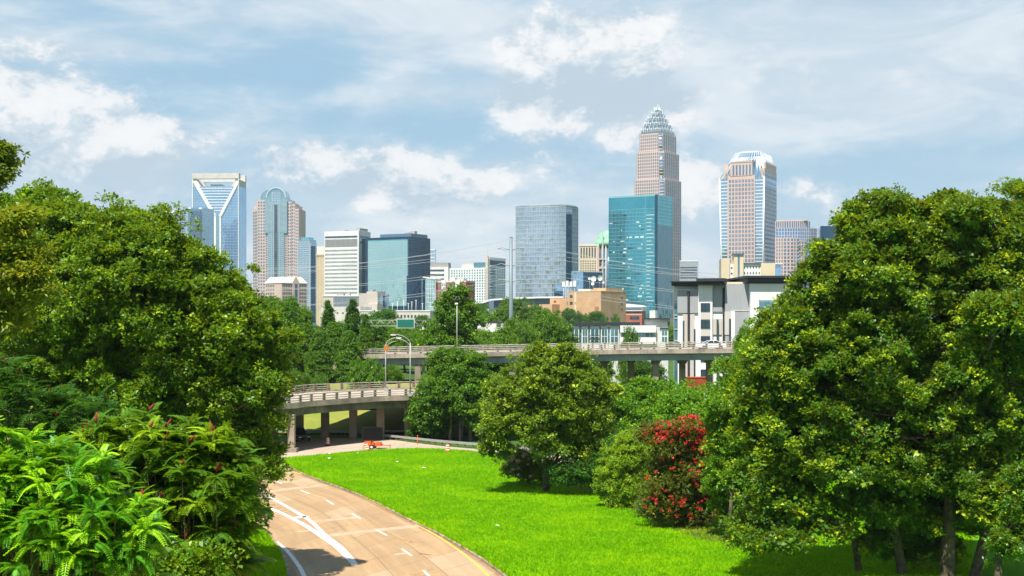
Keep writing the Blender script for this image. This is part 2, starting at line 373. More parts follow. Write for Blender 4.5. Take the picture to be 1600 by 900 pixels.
# painted markings
M_white = plain('road_paint_white', (.74, .70, .64), .6, var=.16, scale=2.5); M_yel = plain('road_paint_yellow', (.78, .46, .06), .6, var=.15, scale=1.5)
def c8(x, y): return G(330+x*.29375, 680+y*.29375)
def strip(pts, w, z=0.026, mb=None, n=60):
    mb = mb or MB(); c, _ = resample(catmull(pts, 8), n); d = np.gradient(c, axis=0); q = np.stack([-d[:, 1], d[:, 0]], 1); q /= np.linalg.norm(q, axis=1)[:, None]
    for i in range(n-1):
        mb.poly([(*(c[i]-q[i]*w/2), z), (*(c[i+1]-q[i+1]*w/2), z), (*(c[i+1]+q[i+1]*w/2), z), (*(c[i]+q[i]*w/2), z)])
    return mb
tag(strip([G(360, 712), G(409, 724), G(494, 748), G(553, 771), G(656, 822.6), G(715, 859), G(762, 899), (1.2, 70), (3.0, 50), (3.6, 30), (2.5, 0)], .17, n=150).build('yellow_edge_line', M_yel), kind='structure')
for (x, y) in [(215, 212), (355, 250), (498, 303), (632, 358), (772, 432), (905, 519), (1040, 624), (1150, 742)]:
    c = np.array(c8(x, y)); k = np.argmin(np.linalg.norm(kerbR-c, axis=1)); d = kerbR[k+1]-kerbR[k-1]; d /= np.linalg.norm(d)
    tag(strip([tuple(c-d*1.4), tuple(c), tuple(c+d*1.4)], .17, n=6).build('lane_dash', M_white), kind='structure')
def wedge(Lp, Rp, z=0.03):
    a, _ = resample(catmull(Lp, 8), 60); b, _ = resample(catmull(Rp, 8), 60); mb = MB()
    for i in range(59): mb.poly([(*a[i], z), (*a[i+1], z), (*b[i+1], z), (*b[i], z)])
    return mb
tag(wedge([c8(100, 225), c8(180, 266), c8(330, 336), c8(450, 402), c8(540, 458), c8(622, 535), c8(705, 598), c8(785, 690)], [c8(98, 231), c8(178, 273), c8(326, 345), c8(442, 412), c8(530, 470), c8(606, 552), c8(680, 616), c8(765, 693)]).build('gore_line', M_white), kind='structure')
tag(wedge([c8(200, 372), c8(250, 379), c8(335, 394), c8(430, 436), c8(525, 487), c8(600, 537), c8(678, 590), c8(764, 684)], [c8(198, 380), c8(246, 388), c8(330, 404), c8(420, 447), c8(512, 500), c8(588, 552), c8(660, 604), c8(748, 693)], 0.034).build('gore_line', M_white), kind='structure')
tag(strip([c8(345, 568), c8(400, 613), c8(440, 660), c8(470, 702), c8(492, 747), (-12.2, 78), (-9.5, 60), (-7.8, 38), (-8, 10)], .30).build('edge_line', M_white), kind='structure')
for a, b, w in [((440, 441), (520, 434), .7)]:
    tag(strip([c8(*a), c8(*b)], w, 0.03, n=4).build('paint_mark', M_white), kind='structure')
M_patch = plain('pale_patch_concrete', (.45, .32, .21), .9, var=.2, scale=1.0)
for a, b, w in [((300, 300), (605, 265), 1.3), ((365, 253), (525, 237), .9), ((520, 462), (780, 438), 1.0), ((620, 535), (1105, 483), 1.15), ((150, 205), (420, 200), 1.0), ((455, 515), (530, 508), .5), ((975, 637), (1035, 629), .5)]:
    tag(strip([c8(*a), c8(*b)], w, 0.0245, n=4).build('concrete_patch', M_patch), kind='structure')
M_dirt = plain('dirt', (.36, .24, .12), .95, var=.35, scale=1.5)
mb = MB(); mb.poly([(*c8(x, y), 0.0275) for x, y in [(215, 305), (300, 345), (385, 390), (440, 425), (370, 402), (280, 384), (215, 377)]][::-1]); tag(mb.build('road_dirt', M_dirt), kind='structure')

# lawns
def flat_poly(name, pts, z, mat):
    me = bpy.data.meshes.new(name); me.from_pydata([(p[0], p[1], z) for p in pts], [], [tuple(range(len(pts)))])
    if me.polygons[0].normal.z < 0: me.flip_normals()
    me.update(); return tag(link(name, me, mat), kind='structure')
def offs(c, s):
    c = np.array(c); d = np.gradient(c, axis=0); q = np.stack([-d[:, 1], d[:, 0]], 1); q /= np.linalg.norm(q, axis=1)[:, None]; return c+q*s
kr = offs(kerbR[tipi:], .2); rr = offs(resample(xn, 120)[0], -.25)
rr = [p for p in rr if p[0] > kr[0][0]+1.0]
lawn_pts = [tuple(p) for p in kr]+[(70, -25), (110, 60), (90, 148)]+[tuple(p) for p in rr[::-1]]
flat_poly('lawn', lawn_pts, 0.11, M_lawn)
kl = offs(kerbL, -.2); klp = [tuple(p) for p in kl if 57 < p[1] < 135]
lawn2 = klp+[(-36, 57), (-60, 110), (-60, 130)]
flat_poly('verge_lawn', lawn2, 0.10, M_lawn)
def inside(px, py, poly):
    poly = np.array(poly); r = np.zeros(len(px), bool); j = len(poly)-1
    for i in range(len(poly)):
        xi, yi = poly[i]; xj, yj = poly[j]
        c = ((yi > py) != (yj > py)) & (px < (xj-xi)*(py-yi)/(yj-yi+1e-12)+xi); r ^= c; j = i
    return r
def blades(name, x, y, z0, h, w, mat, rng):
    n_ = len(x); a = rng.uniform(0, 2*pi, n_); hh = h*rng.uniform(.5, 1.4, n_); ln = rng.normal(0, .35, (n_, 2))*hh[:, None]
    v = np.zeros((n_, 3, 3)); v[:, 0] = np.stack([x-np.cos(a)*w, y-np.sin(a)*w, np.full(n_, z0)], 1); v[:, 1] = np.stack([x+np.cos(a)*w, y+np.sin(a)*w, np.full(n_, z0)], 1)
    v[:, 2] = np.stack([x+ln[:, 0], y+ln[:, 1], z0+hh], 1)
    return np_mesh(name, v.reshape(-1, 3), 3, mat, attrs={'rnd': rng.random(n_), 'tip': (rng.random(n_)**3)*.8})
def patchy(m, amount, dark, light):
    t = NT(m.node_tree); bs = m.node_tree.nodes['Principled BSDF']; src = bs.inputs['Base Color'].links[0].from_socket
    pos = t.new('ShaderNodeNewGeometry').outputs['Position']; a = t.noise(pos, .13, 6, .7); b = t.noise(pos, .9, 4, .7)
    c = t.mix(t.m('MULTIPLY', t.ss(a, .46, .62), amount), src, light); c = t.mix(t.m('MULTIPLY', t.ss(b, .5, .72), amount), c, dark); t.l.new(c, bs.inputs['Base Color'])
M_blade = foliage('grass_blades', (.105, .31, .001), (.20, .46, .001), (.38, .58, .002), trans=.35, rough=.9, spec=.02)
patchy(M_blade, .9, (.07, .25, .001), (.34, .55, .002))
rng = np.random.default_rng(5)
d_ = rng.uniform(72, 174, 560000)**1.0; t_ = rng.uniform(-.24, .36, len(d_)); x_, y_ = t_*d_, d_
k_ = inside(x_, y_, lawn_pts); x_, y_ = x_[k_], y_[k_]
tag(blades('lawn_grass_blades', x_, y_, .105, .13, .045, M_blade, rng), 'short bright green grass covering the triangular lawn', 'grass', kind='stuff')
d_ = rng.uniform(60, 112, 120000); t_ = rng.uniform(-.27, -.15, len(d_)); x_, y_ = t_*d_, d_; k_ = inside(x_, y_, lawn2)
tag(blades('verge_grass_blades', x_[k_], y_[k_], .095, .14, .045, M_blade, rng), 'green grass on the verge left of the curving road', 'grass', kind='stuff')
# uneven grass hanging over the kerb
kk, _ = resample(kerbR[tipi:tipi+80], 6000); kk = offs(kk, .25)+rng.normal(0, .10, (6000, 2)); clump = np.sin(np.arange(6000)*.02)+np.sin(np.arange(6000)*.071+1)+rng.normal(0, .5, 6000)
kk = kk[clump > -.2]
tag(blades('kerb_grass_tufts', kk[:, 0], kk[:, 1], .1, .28, .05, M_blade, rng), 'ragged grass growing over the kerb of the curving road', 'grass', kind='stuff')
# bare mulch under the shrubs
M_mulch = plain('mulch', (.10, .055, .03), .95, var=.5, scale=2.0)
flat_poly('mulch_bed', [tuple(p) for p in catmull([G(870, 752), G(905, 768), G(960, 782), G(1000, 800), G(1060, 832), G(1130, 850), G(1200, 842), G(1190, 790), G(1080, 760), G(960, 742), G(890, 742), G(870, 752)], 5)][:-1], 0.125, M_mulch)
# sloping bank of dry grass seen under the low bridge
bx, by = np.meshgrid(np.linspace(-60, -11.6, 60), np.linspace(184, 204, 30)); bz = terrain(bx, by)+0.32+.12*np.sin(bx*1.3+by*.7)*np.sin(by*.9-bx*.4)
me = bpy.data.meshes.new('grass_bank'); me.from_pydata(np.stack([bx.ravel(), by.ravel(), bz.ravel()], 1).tolist(), [], [(j*60+i, j*60+i+1, (j+1)*60+i+1, (j+1)*60+i) for j in range(29) for i in range(59)])
me.polygons.foreach_set('use_smooth', [True]*len(me.polygons)); me.update(); tag(link('grass_bank', me, M_dry), kind='structure')
flat_poly('underpass_verge', [(-70, 179.5), (-12, 179.5), (-12, 184), (-70, 184)], 0.02, M_lawn)

# ================================================================== bridges
M_conc = plain('weathered_concrete', (.36, .30, .24), .9, var=.3, scale=.5, streak=.5)
M_pier = plain('pier_concrete', (.34, .27, .21), .9, var=.25, scale=.4, streak=.35)
M_gird = plain('green_stained_girder', (.13, .14, .09), .8, var=.45, scale=.35, streak=.6)
M_girdg = plain('grey_green_girder', (.30, .33, .30), .7, var=.2, scale=.3, streak=.4)
M_rail = plain('rail_metal_pale', (.48, .44, .38), .6, .2, var=.25, scale=1.5)
M_post = plain('rust_stained_post', (.22, .15, .10), .8, var=.4, scale=1.5)
M_black = plain('black', (.015, .015, .017), .6, var=.1)
M_deck = plain('bridge_pavement', (.40, .33, .26), .9, var=.25, scale=.4)
def swept(c, prof, mb):
    """c: (n,3) centre line; prof: list of (offset to the left of travel, z) closed"""
    c = np.array(c); d = np.gradient(c[:, :2], axis=0); q = np.stack([-d[:, 1], d[:, 0]], 1); q /= np.linalg.norm(q, axis=1)[:, None]; b = len(mb.v); k = len(prof)
    for i in range(len(c)):
        for (o, z) in prof: mb.v.append((c[i, 0]+q[i, 0]*o, c[i, 1]+q[i, 1]*o, c[i, 2]+z))
    for i in range(len(c)-1):
        for j in range(k):
            j2 = (j+1) % k; mb.f.append((b+i*k+j, b+i*k+j2, b+(i+1)*k+j2, b+(i+1)*k+j)); mb.sm.append(False)
    mb.f.append(tuple(b+j for j in range(k))[::-1]); mb.f.append(tuple(b+(len(c)-1)*k+j for j in range(k))); mb.sm += [False, False]
    return mb
def rect(o0, o1, z0, z1): return [(o0, z0), (o1, z0), (o1, z1), (o0, z1)]
def bridge(name, label, near, far, th_g, rail_h, post_gap, m_girder, fascia=.45, maxposts=48, group=None):
    n0 = np.array(near); root = empty(name, tuple(n0[len(n0)//2]), 0, label, 'bridge', group); o = np.array(root.location)
    nr, tn = resample(n0, 70); fr, tf = resample(np.array(far), 70); nr = nr-o; fr = fr-o
    mb = MB(); b = 0
    for c0, c1, z in ((nr, fr, 0.0),):
        for i in range(69):
            a, b_, c_, d_ = c0[i], c0[i+1], c1[i+1], c1[i]
            mb.hexa([(a[0], a[1], a[2]-fascia), (b_[0], b_[1], b_[2]-fascia), (c_[0], c_[1], c_[2]-fascia), (d_[0], d_[1], d_[2]-fascia)], [tuple(a), tuple(b_), tuple(c_), tuple(d_)])
    mb.build('deck', M_deck, root)
    s = 1.0                                                 # far side is to the left of travel
    for c, sg in ((nr, 1), (fr, -1)):
        swept(c, rect(*sorted((-.12*sg, .32*sg)), -fascia-.04, .22), MB()).build('kerb_beam', M_conc, root)
    for k in range(4):
        f_ = .05+.9*k/3; c = nr*(1-f_)+fr*f_; c = c.copy()
        swept(c, rect(-.25, .25, -th_g-fascia, -fascia-.05), MB()).build('girder', m_girder, root)
    for c, t, sg, gap in ((nr, tn, 1, post_gap), (fr, tf, -1, post_gap)):
        m_ = min(maxposts, int(t[-1]/gap)); pp, _ = resample(c, m_+1); d = np.gradient(pp[:, :2], axis=0); d /= np.linalg.norm(d, axis=1)[:, None]
        for p, dd in zip(pp, d):
            q = np.array((-dd[1], dd[0]))*sg; mb = MB(); a = .10; w = .16
            pts = [p[:2]+q*.02-dd*w, p[:2]+q*.02+dd*w, p[:2]+q*.26+dd*w, p[:2]+q*.26-dd*w]
            mb.prism([tuple(x) for x in pts], p[2]+.2, p[2]+rail_h).build('rail_post', M_post, root)
        for z, hh in ((.40, .10), (.68, .10), (rail_h-.06, .12)):
            cc = c.copy(); swept(cc, rect(*sorted((-.04*sg, .06*sg)), z, z+hh), MB()).build('rail', M_rail, root)
    return root, o
# the low bridge
nearB = catmull([(-75, 108, 6.6), (-50, 134, 6.3)]+[(*G(*p, 6.0), 6.0) for p in [(430, 634), (480, 629.5), (539, 625), (600, 621)]]+[(-12.9, 177, 6.0), (-6, 184, 6.0)], 8)
farB = catmull([(-85, 150, 6.6), (-55, 168, 6.3)]+[(*G(*p, 6.0), 6.0) for p in [(432, 616.4), (480, 613), (533, 610.6), (590, 608.5)]]+[(-17, 194.8, 6.0), (-11, 198, 6.0)], 8)
lowb, ob = bridge('low_bridge', 'low curved concrete road bridge with stained green girder crossing the ramp', nearB, farB, 1.05, 1.1, 2.3, M_gird, maxposts=46)
def arched_bent(root, o, cols, ztop, zb, w=1.0, dep=1.0, cap=.9, r=.8, zc=None):
    """row of columns joined by a cap with rounded haunches; cols: world (x,y) list"""
    for i, (x, y) in enumerate(cols):
        z0 = zb if not callable(zb) else zb(x, y)
        mb = MB(); mb.hexa([(x-w/2-o[0], y-dep/2-o[1], z0-o[2]-.3), (x+w/2-o[0], y-dep/2-o[1], z0-o[2]-.3), (x+w/2-o[0], y+dep/2-o[1], z0-o[2]-.3), (x-w/2-o[0], y+dep/2-o[1], z0-o[2]-.3)],
                           [(x-w/2-o[0], y-dep/2-o[1], ztop-cap-o[2]), (x+w/2-o[0], y-dep/2-o[1], ztop-cap-o[2]), (x+w/2-o[0], y+dep/2-o[1], ztop-cap-o[2]), (x-w/2-o[0], y+dep/2-o[1], ztop-cap-o[2])])
        mb.build('column', M_pier, root)
    mb = MB()
    for i in range(len(cols)-1):
        (xa, ya), (xb, yb) = cols[i], cols[i+1]; L = math.hypot(xb-xa, yb-ya); ux, uy = (xb-xa)/L, (yb-ya)/L
        prof = [(-w/2, ztop), (-w/2, ztop-cap-.01), (w/2, ztop-cap-.01)] if i == 0 else [(0, ztop), (0, ztop-cap-.01), (w/2, ztop-cap-.01)]
        K = 5
        prof += [(w/2+r-r*cos(pi/2*k/K), ztop-cap+r*sin(pi/2*k/K)*.75) for k in range(K+1)]
        prof += [(L-w/2-r+r*sin(pi/2*k/K), ztop-cap+r*cos(pi/2*k/K)*.75) for k in range(K+1)]
        prof += [(L-w/2, ztop-cap-.01), (L+w/2, ztop-cap-.01), (L+w/2, ztop)] if i == len(cols)-2 else [(L-w/2, ztop-cap-.01), (L, ztop-cap-.01), (L, ztop)]
        k = len(prof); b = len(mb.v); dd = dep/2+.06
        for sgn in (-1, 1):
            for (s_, z) in prof: mb.v.append((xa+ux*s_-uy*dd*sgn-o[0], ya+uy*s_+ux*dd*sgn-o[1], z-o[2]))
        mb.f.append(tuple(b+j for j in range(k))); mb.f.append(tuple(b+k+j for j in range(k))[::-1]); mb.sm += [False, False]
        for j in range(k):
            j2 = (j+1) % k; mb.f.append((b+j2, b+j, b+k+j, b+k+j2)); mb.sm.append(False)
    mb.build('pier_cap', M_pier, root)
arched_bent(lowb, ob, [((px-800)/F*179, 179) for px in (428, 468, 508, 552, 595, 638)], 4.5, lambda x, y: float(terrain(x, y)), 1.05, 1.0, .5, 1.15)
arched_bent(lowb, ob, [((px-800)/F*161, 161) for px in (380, 418, 455.5)], 4.75, 0, .85, 1.0, .6, .6)
x_ = (455.5-800)/F*161
box('column_footing', M_pier, lowb, x_-.75-ob[0], x_+.75-ob[0], 160.2-ob[1], 161.8-ob[1], -.05-ob[2], .55-ob[2])
box('barrier_wall', M_pier, lowb, x_-6.5-ob[0], x_-.8-ob[0], 160.6-ob[1], 161.4-ob[1], -.05-ob[2], 1.3-ob[2])
box('abutment', M_pier, lowb, -13.6-ob[0], -7-ob[0], 179.9-ob[1], 190-ob[1], -.5-ob[2], 4.35-ob[2])
# the high bridge
def hz_(px, d): return 10.75+ (px-588)/556*.95
nearA = [((px-800)/F*dd, dd, z) for px, dd, z in [(560, 208, 10.65), (588, 207, 10.75), (700, 206, 11.0), (860, 205, 11.35), (1000, 204, 11.6), (1144, 203, 11.75), (1300, 202, 11.9), (1500, 201, 12.0)]]
farA = [(x+1.5, y+13.5, z) for (x, y, z) in nearA]
highb, oa = bridge('high_bridge', 'long high concrete road bridge with low rails and pale green grey girder', nearA, farA, 1.15, 1.05, 2.05, M_girdg, maxposts=46)
tz = lambda x, y: float(terrain(x, y))
for grp in ([(653, 207.5), (672, 214), (690, 220)], [(800, 207), (838, 210), (875, 213)], [(903, 208), (944, 211), (986, 214)], [(1024, 206), (1066, 208.5), (1108, 211), (1150, 213)], [(1250, 205), (1290, 208), (1330, 211)]):
    arched_bent(highb, oa, [((px-800)/F*d, d) for px, d in grp], 9.55 if grp[0][0] < 700 else 9.95, tz, .95, 1.0, .55, .9)
x_ = (600-800)/F*212
box('abutment', M_pier, highb, x_-8-oa[0], x_+1.0-oa[0], 208.5-oa[1], 219-oa[1], 3-oa[2], 9.0-oa[2])
# ================================================================== the city
class Fr:
    """a building whose nearest vertical edge stands at pixel pxc and depth D; face A runs left of it, face B right"""
    def __init__(s, name, label, pxl, pxc, pxr, D, th, cat='building', group=None, depth=None):
        s.D, s.th = D, R(th); tc = (pxc-800)/F; s.X = tc*D; s.s, s.c = sin(s.th), cos(s.th)
        s.L = s._xa(pxl); s.Wd = depth if depth else s._yb(pxr)
        s.e = empty(name, (s.X, D, 0), -s.th, label, cat, group); s.wins = []
    def _xa(s, px): t = (px-800)/F; return (s.X-t*s.D)/(s.c+t*s.s)
    def _yb(s, px): t = (px-800)/F; return (t*s.D-s.X)/(s.s-t*s.c)
    def xa(s, px): return -s._xa(px)
    def yb(s, px): return s._yb(px)
    def z(s, py, lx=0, ly=0): return H+(HY-py)/F*(s.D-lx*s.s+ly*s.c)
    def box(s, name, mat, x0, x1, y0, y1, z0, z1): return MB().box(x0, x1, y0, y1, z0, z1).build(name, mat, s.e)
    def body(s, name, mat, z1, z0=0, l=None, w=None): return s.box(name, mat, -(l or s.L), 0, 0, w or s.Wd, z0, z1)
    def fb(s, mb, face, u0, u1, z0, z1, p=.12, q=.25, off=0.0):   # a slab on a face, proud by p
        if face == 'A': mb.box(u0, u1, off-p, off+q, z0, z1)
        else: mb.box(off-q, off+p, u0, u1, z0, z1)
    def win(s, face, u0, u1, z0, z1, p=.12, off=0.0): s.wins.append((face, u0, u1, z0, z1, p, off))
    def grid(s, face, u0, u1, z0, z1, nu, nz, wf=.6, hf=.6, p=.12, off=0.0):
        du, dz = (u1-u0)/nu, (z1-z0)/nz
        for j in range(nz):
            for i in range(nu):
                a = u0+du*(i+.5-wf/2); b = z0+dz*(j+.5-hf/2); s.win(face, a, a+du*wf, b, b+dz*hf, p, off)
    def flush(s, mat, name='window', cap=95):
        s.wins.sort(key=lambda w: -w[4]); 
        for w in s.wins[:cap]:
            mb = MB(); s.fb(mb, w[0], w[1], w[2], w[3], w[4], w[5], .25, w[6]); mb.build(name, mat, s.e)
        if len(s.wins) > cap:
            mb = MB()
            for w in s.wins[cap:]: s.fb(mb, w[0], w[1], w[2], w[3], w[4], w[5], .25, w[6])
            tag(mb.build(name, mat, s.e), kind='stuff')
        s.wins = []
    def lines(s, name, mat, face, u0, u1, z0, z1, nv=0, nh=0, tv=.25, thh=.4, p=.18, off=0.0):
        mb = MB()
        for i in range(nv+1 if nv else 0):
            u = u0+(u1-u0)*i/nv; s.fb(mb, face, u-tv/2, u+tv/2, z0, z1, p, .2, off)
        for j in range(nh+1 if nh else 0):
            z = z0+(z1-z0)*j/nh; s.fb(mb, face, u0, u1, z-thh/2, z+thh/2, p*.8, .2, off)
        return mb.build(name, mat, s.e)
    def roofbits(s, mat, z, spots):     # rooftop plant: (x0,x1,y0,y1,h)
        for (x0, x1, y0, y1, h) in spots: s.box('roof_plant', mat, x0, x1, y0, y1, z-.2, z+h)

pink = plain('pink_granite', (.57, .42, .35), .7, var=.06, scale=.05); pinkd = plain('pale_pink_stone', (.58, .42, .36), .7, var=.06, scale=.05)
cream = plain('cream_stone', (.66, .54, .36), .75, var=.08, scale=.05); white = plain('white_panel', (.74, .73, .70), .6, var=.06, scale=.06, streak=.12)
silver = plain('silver_metal', (.62, .68, .70), .35, .45, var=.05, scale=.1); tan = plain('orange_tan_brick', (.56, .34, .19), .85, var=.12, scale=.15, streak=.25)
brickr = plain('red_brick', (.40, .12, .075), .85, var=.15, scale=.2); greyc = plain('grey_concrete', (.36, .35, .33), .8, var=.1, scale=.1)
paleg = plain('pale_grey_concrete', (.58, .54, .48), .8, var=.1, scale=.1, streak=.3); roofg = plain('grey_roof', (.25, .25, .25), .8)
dkwin = glass('dark_window', (.05, .08, .11), (.12, .17, .21), pane=(2, 2, 3), metal=.5); blwin = glass('blue_window', (.10, .20, .32), (.20, .33, .45), pane=(2, 2, 4), metal=.6)
tealwin = glass('teal_window', (.10, .28, .33), (.25, .42, .45), pane=(2, 2, 3), metal=.6)
gsky = glass('sky_blue_glass', (.36, .58, .78), (.26, .46, .66), var=.3); gblue = glass('steel_blue_glass', (.28, .44, .56), (.40, .56, .68))
gpale = glass('pale_green_glass', (.50, .68, .68), (.42, .60, .62), var=.25); gteal = glass('teal_glass', (.10, .42, .50), (.06, .32, .40), var=.6); gtealr = glass('light_teal_glass', (.20, .62, .66), (.14, .52, .58), var=.3)
gdark = glass('dark_blue_glass', (.022, .075, .13), (.035, .11, .17), metal=.8); gdomeg = glass('grey_green_glass', (.26, .44, .50), (.34, .52, .56), var=.3); gmir = glass('mirror_grid_glass', (.58, .68, .76), (.30, .42, .54), wav=.05, var=.7)
mull = plain('mullion_grey', (.50, .54, .56), .5, .2); mullw = plain('mullion_white', (.75, .78, .80), .5); mulld = plain('mullion_dark', (.06, .13, .17), .5, .2); mullteal = plain('mullion_teal', (.22, .48, .50), .5, .2)
green = plain('green_copper_roof', (.22, .46, .28), .6, var=.12, scale=.1); shade_dark = plain('dark_fascia', (.03, .034, .042), .6, var=.1)

# 1 tower with white V frame and open top
f = Fr('glass_tower', 'pale blue glass tower with a white V shaped frame and an open top', 300.5, 373.5, 374.5, 1900, 3, 'skyscraper', depth=42)
x = f.xa; z = f.z
f.body('glass_body', gsky, z(291)); f.lines('mullions', mull, 'A', -f.L, 0, 30, z(291), 16, 44, .12, .35)
mb = MB(); T = .9
def bar(mb, a, b, w, f=f, y0=-1.6, y1=.6):
    (xa_, za), (xb_, zb_) = a, b; mb.prism_y([(xa_-w/2, za), (xa_+w/2, za), (xb_+w/2, zb_), (xb_-w/2, zb_)], y0, y1); return mb
for n_, a, b, w in (('frame_diagonal', (304, 283), (335.5, 337), 6), ('frame_diagonal', (371, 286), (344, 338), 5), ('frame_leg', (336, 336), (336, 440), 4), ('frame_leg', (344.5, 337), (344.5, 440), 2.6)):
    bar(MB(), (x(a[0]), z(a[1])), (x(b[0]), z(b[1])), w*.95).build(n_, white, f.e)
for px, w in ((301.2, 1.2), (372.8, 1.0)): f.box('frame_post', white, x(px)-w/2, x(px)+w/2, -1.2, .7, 0, z(277))
f.box('top_beam', paleg, -f.L, 0, -1.4, 8, z(279), z(270.5)); f.box('top_beam_back', paleg, -f.L, 0, 36, 42, z(280), z(270))
for a, b in (((302, 280), (312, 291)), ((373, 280), (363, 291))):
    mb = MB(); s_ = 1 if a[0] < 330 else -1
    mb.prism_y([(x(a[0]), z(280)), (x(a[0]+s_*5), z(280)), (x(b[0]+s_*2), z(291)), (x(a[0]), z(291))], 0, 42); mb.build('crown_wall', paleg, f.e)
f.box('center_bay', gdomeg, x(338), x(343), -.7, .3, 0, z(334))
f.roofbits(paleg, z(291), [(x(326), x(344), 10, 25, 4)])
for k in range(9): f.box('sky_band', mullw, x(312+1.9*k), x(362.5-1.9*k), -.5, .3, z(294+4.4*k)-.5, z(294+4.4*k)+.6)

# 2 lower stepped glass building in front of it
f = Fr('glass_building', 'lower sky blue glass building with slanted white rooflines left of the V framed tower', 258, 292, 333, 1750, 20, 'office building')
x = f.xa; z = f.z
for i, (a, b, t0, t1, m_, y) in enumerate([(258, 270, 334, 331, gblue, 3), (270, 292, 331, 327, gsky, 0)]):
    mb = MB(); mb.prism_y([(x(a), 0), (x(b), 0), (x(b), z(t1)), (x(a), z(t0))], y, 40); mb.build('glass_wing', m_, f.e)
    mb = MB(); mb.prism_y([(x(a), z(t0)), (x(b), z(t1)), (x(b), z(t1)+1.6), (x(a), z(t0)+1.6)], y-.6, y+1); mb.build('roof_edge', mullw, f.e)
yb = f.yb
for a, b, t, m_, o in [(292, 298, 328, gdark, -2), (298, 314, 325, gsky, 0), (314, 333, 323, gblue, 1.5)]:
    f.box('glass_wing', m_, -20, o, yb(a), yb(b), 0, z(t)); f.box('roof_edge', mullw, -3, o+.5, yb(a), yb(b), z(t)-.2, z(t)+1.3)
f.lines('mullions', mullw, 'A', x(270), 0, 40, z(332), 8, 40, .2, .35); f.lines('mullions', mullw, 'B', 0, yb(331), 40, z(330), 12, 40, .2, .35, off=1.5)

# 3 pink granite and glass tower with a vaulted top
f = Fr('vaulted_tower', 'pink granite tower with grey green glass centre and rounded vault top', 402, 466.5, 467, 1550, 4, 'skyscraper', depth=44)
x = f.xa; z = f.z
for a, b, t in [(402, 414, 312), (449, 455, 315), (455, 460.5, 319), (460.5, 466.5, 326)]:
    f.box('granite_flank', pink, x(a), x(b), 1.2+(0 if t < 318 else .8), 42-(t-310)*.3, 0, z(t)); nu = max(1, round((b-a)/4.2)); nz = round((z(t)-20)/3.9)
    f.grid('A', x(a), x(b), 20, z(t)-1, max(1, round((b-a)/3.6)), nz, .58, .55, off=1.2+(0 if t < 318 else .8))
# the turned left flank
mb = MB(); mb.prism([(x(402), 1.3), (x(402), 40), (x(390.5)-3, 34), (x(390.5), 14)], 0, z(325)); mb.build('granite_flank', pink, f.e)
for k in range(3):
    a0, a1 = k/3, (k+.8)/3
mb = MB(); nz = 44
for j in range(nz):
    for k in range(3):
        p0 = np.array((x(402), 1.3)); p1 = np.array((x(390.5), 14)); u0, u1 = (k+.2)/3, (k+.8)/3; a = p0+(p1-p0)*u0; b = p0+(p1-p0)*u1; q = np.array((-.3, -.4))
        z0 = 22+j*3.9; 
        if z0 < z(327)-3: mb.hexa([(*(a+q*.5), z0), (*(b+q*.5), z0), (*(b-q), z0), (*(a-q), z0)], [(*(a+q*.5), z0+2.2), (*(b+q*.5), z0+2.2), (*(b-q), z0+2.2), (*(a-q), z0+2.2)])
tag(mb.build('window', blwin, f.e), kind='stuff')
for i, (a, b, t) in enumerate([(393.5, 398, 321), (398, 402, 316)]): f.box('granite_step', pink, x(a), x(b), 10-i*5, 34, z(330), z(t))
f.box('glass_bay', gdomeg, x(418.6), x(444), -.6, 40, 0, z(362)); f.box('glass_bay', gdomeg, x(414), x(449), -.9, 40, z(364), z(310))
def arch(cx, zc, r, k=14, s=1.0): return [(cx+r*cos(pi*i/k), zc+r*s*sin(pi*i/k)) for i in range(k+1)]
cx = x(431.5); r = (x(449)-x(414))/2
mb = MB(); mb.prism_y([(cx+r, z(310)-1)]+arch(cx, z(309), r*.86, s=1.05)+[(cx-r, z(310)-1)], -.6, 22); mb.build('vault', gdomeg, f.e)
mb = MB(); mb.prism_y([(x(405), z(312))]+[(x(405)+(x(420)-x(405))*(1-cos(pi/2*k/6)), z(309)+(z(295)-z(309))*sin(pi/2*k/6)) for k in range(7)]+[(cx+5, z(295)), (cx+5, z(312))], 6, 38); mb.build('vault', gdomeg, f.e)
mb = MB(); K = 16; ro, ri = r*.90, r*.80
for i in range(K):
    a0, a1 = pi*i/K, pi*(i+1)/K; P_ = lambda rr, a: (cx+rr*cos(a), z(309)+rr*1.05*sin(a))
    mb.prism_y([P_(ro, a0), P_(ro, a1), P_(ri, a1), P_(ri, a0)], -1.5, .5)
mb.build('arch_rim', silver, f.e)
mb = MB(); mb.prism_y([(x(423.6), z(319))]+[(x(423.6), z(305))]+arch(cx, z(305), x(439.5)-cx, 12)[::-1]+[(x(439.5), z(319))], -1.2, 0); mb.build('arched_window', gblue, f.e)
mb = MB()
for k in range(1, 6): u = x(423.6)+(x(439.5)-x(423.6))*k/6; mb.box(u-.2, u+.2, -1.4, -.9, z(319), z(300))
for k in range(5): mb.box(x(424), x(439.2), -1.4, -.9, z(318-4*k)-.2, z(318-4*k)+.2)
mb.build('window_bars', silver, f.e)
f.box('center_strip', dkwin, x(429), x(434), -1.1, 0, 10, z(320))
for px in (425.5, 428, 435, 437.5): f.box('rib', silver, x(px)-.2, x(px)+.2, -1.5, 0, 10, z(319))
f.lines('mullions', mull, 'A', x(414.5), x(448.5), z(361), z(312), 12, 26, .15, .3, off=-.9); f.lines('mullions', mull, 'A', x(419), x(443.6), 10, z(362), 9, 46, .15, .3, off=-.6)
f.grid('A', x(414), x(418.4), 20, z(363), 1, 35, .6, .55, off=1.2); f.box('granite_inner', pink, x(413.9), x(418.7), .6, 20, 0, z(363)); f.box('granite_inner', pink, x(444), x(449.1), .6, 20, 0, z(363))
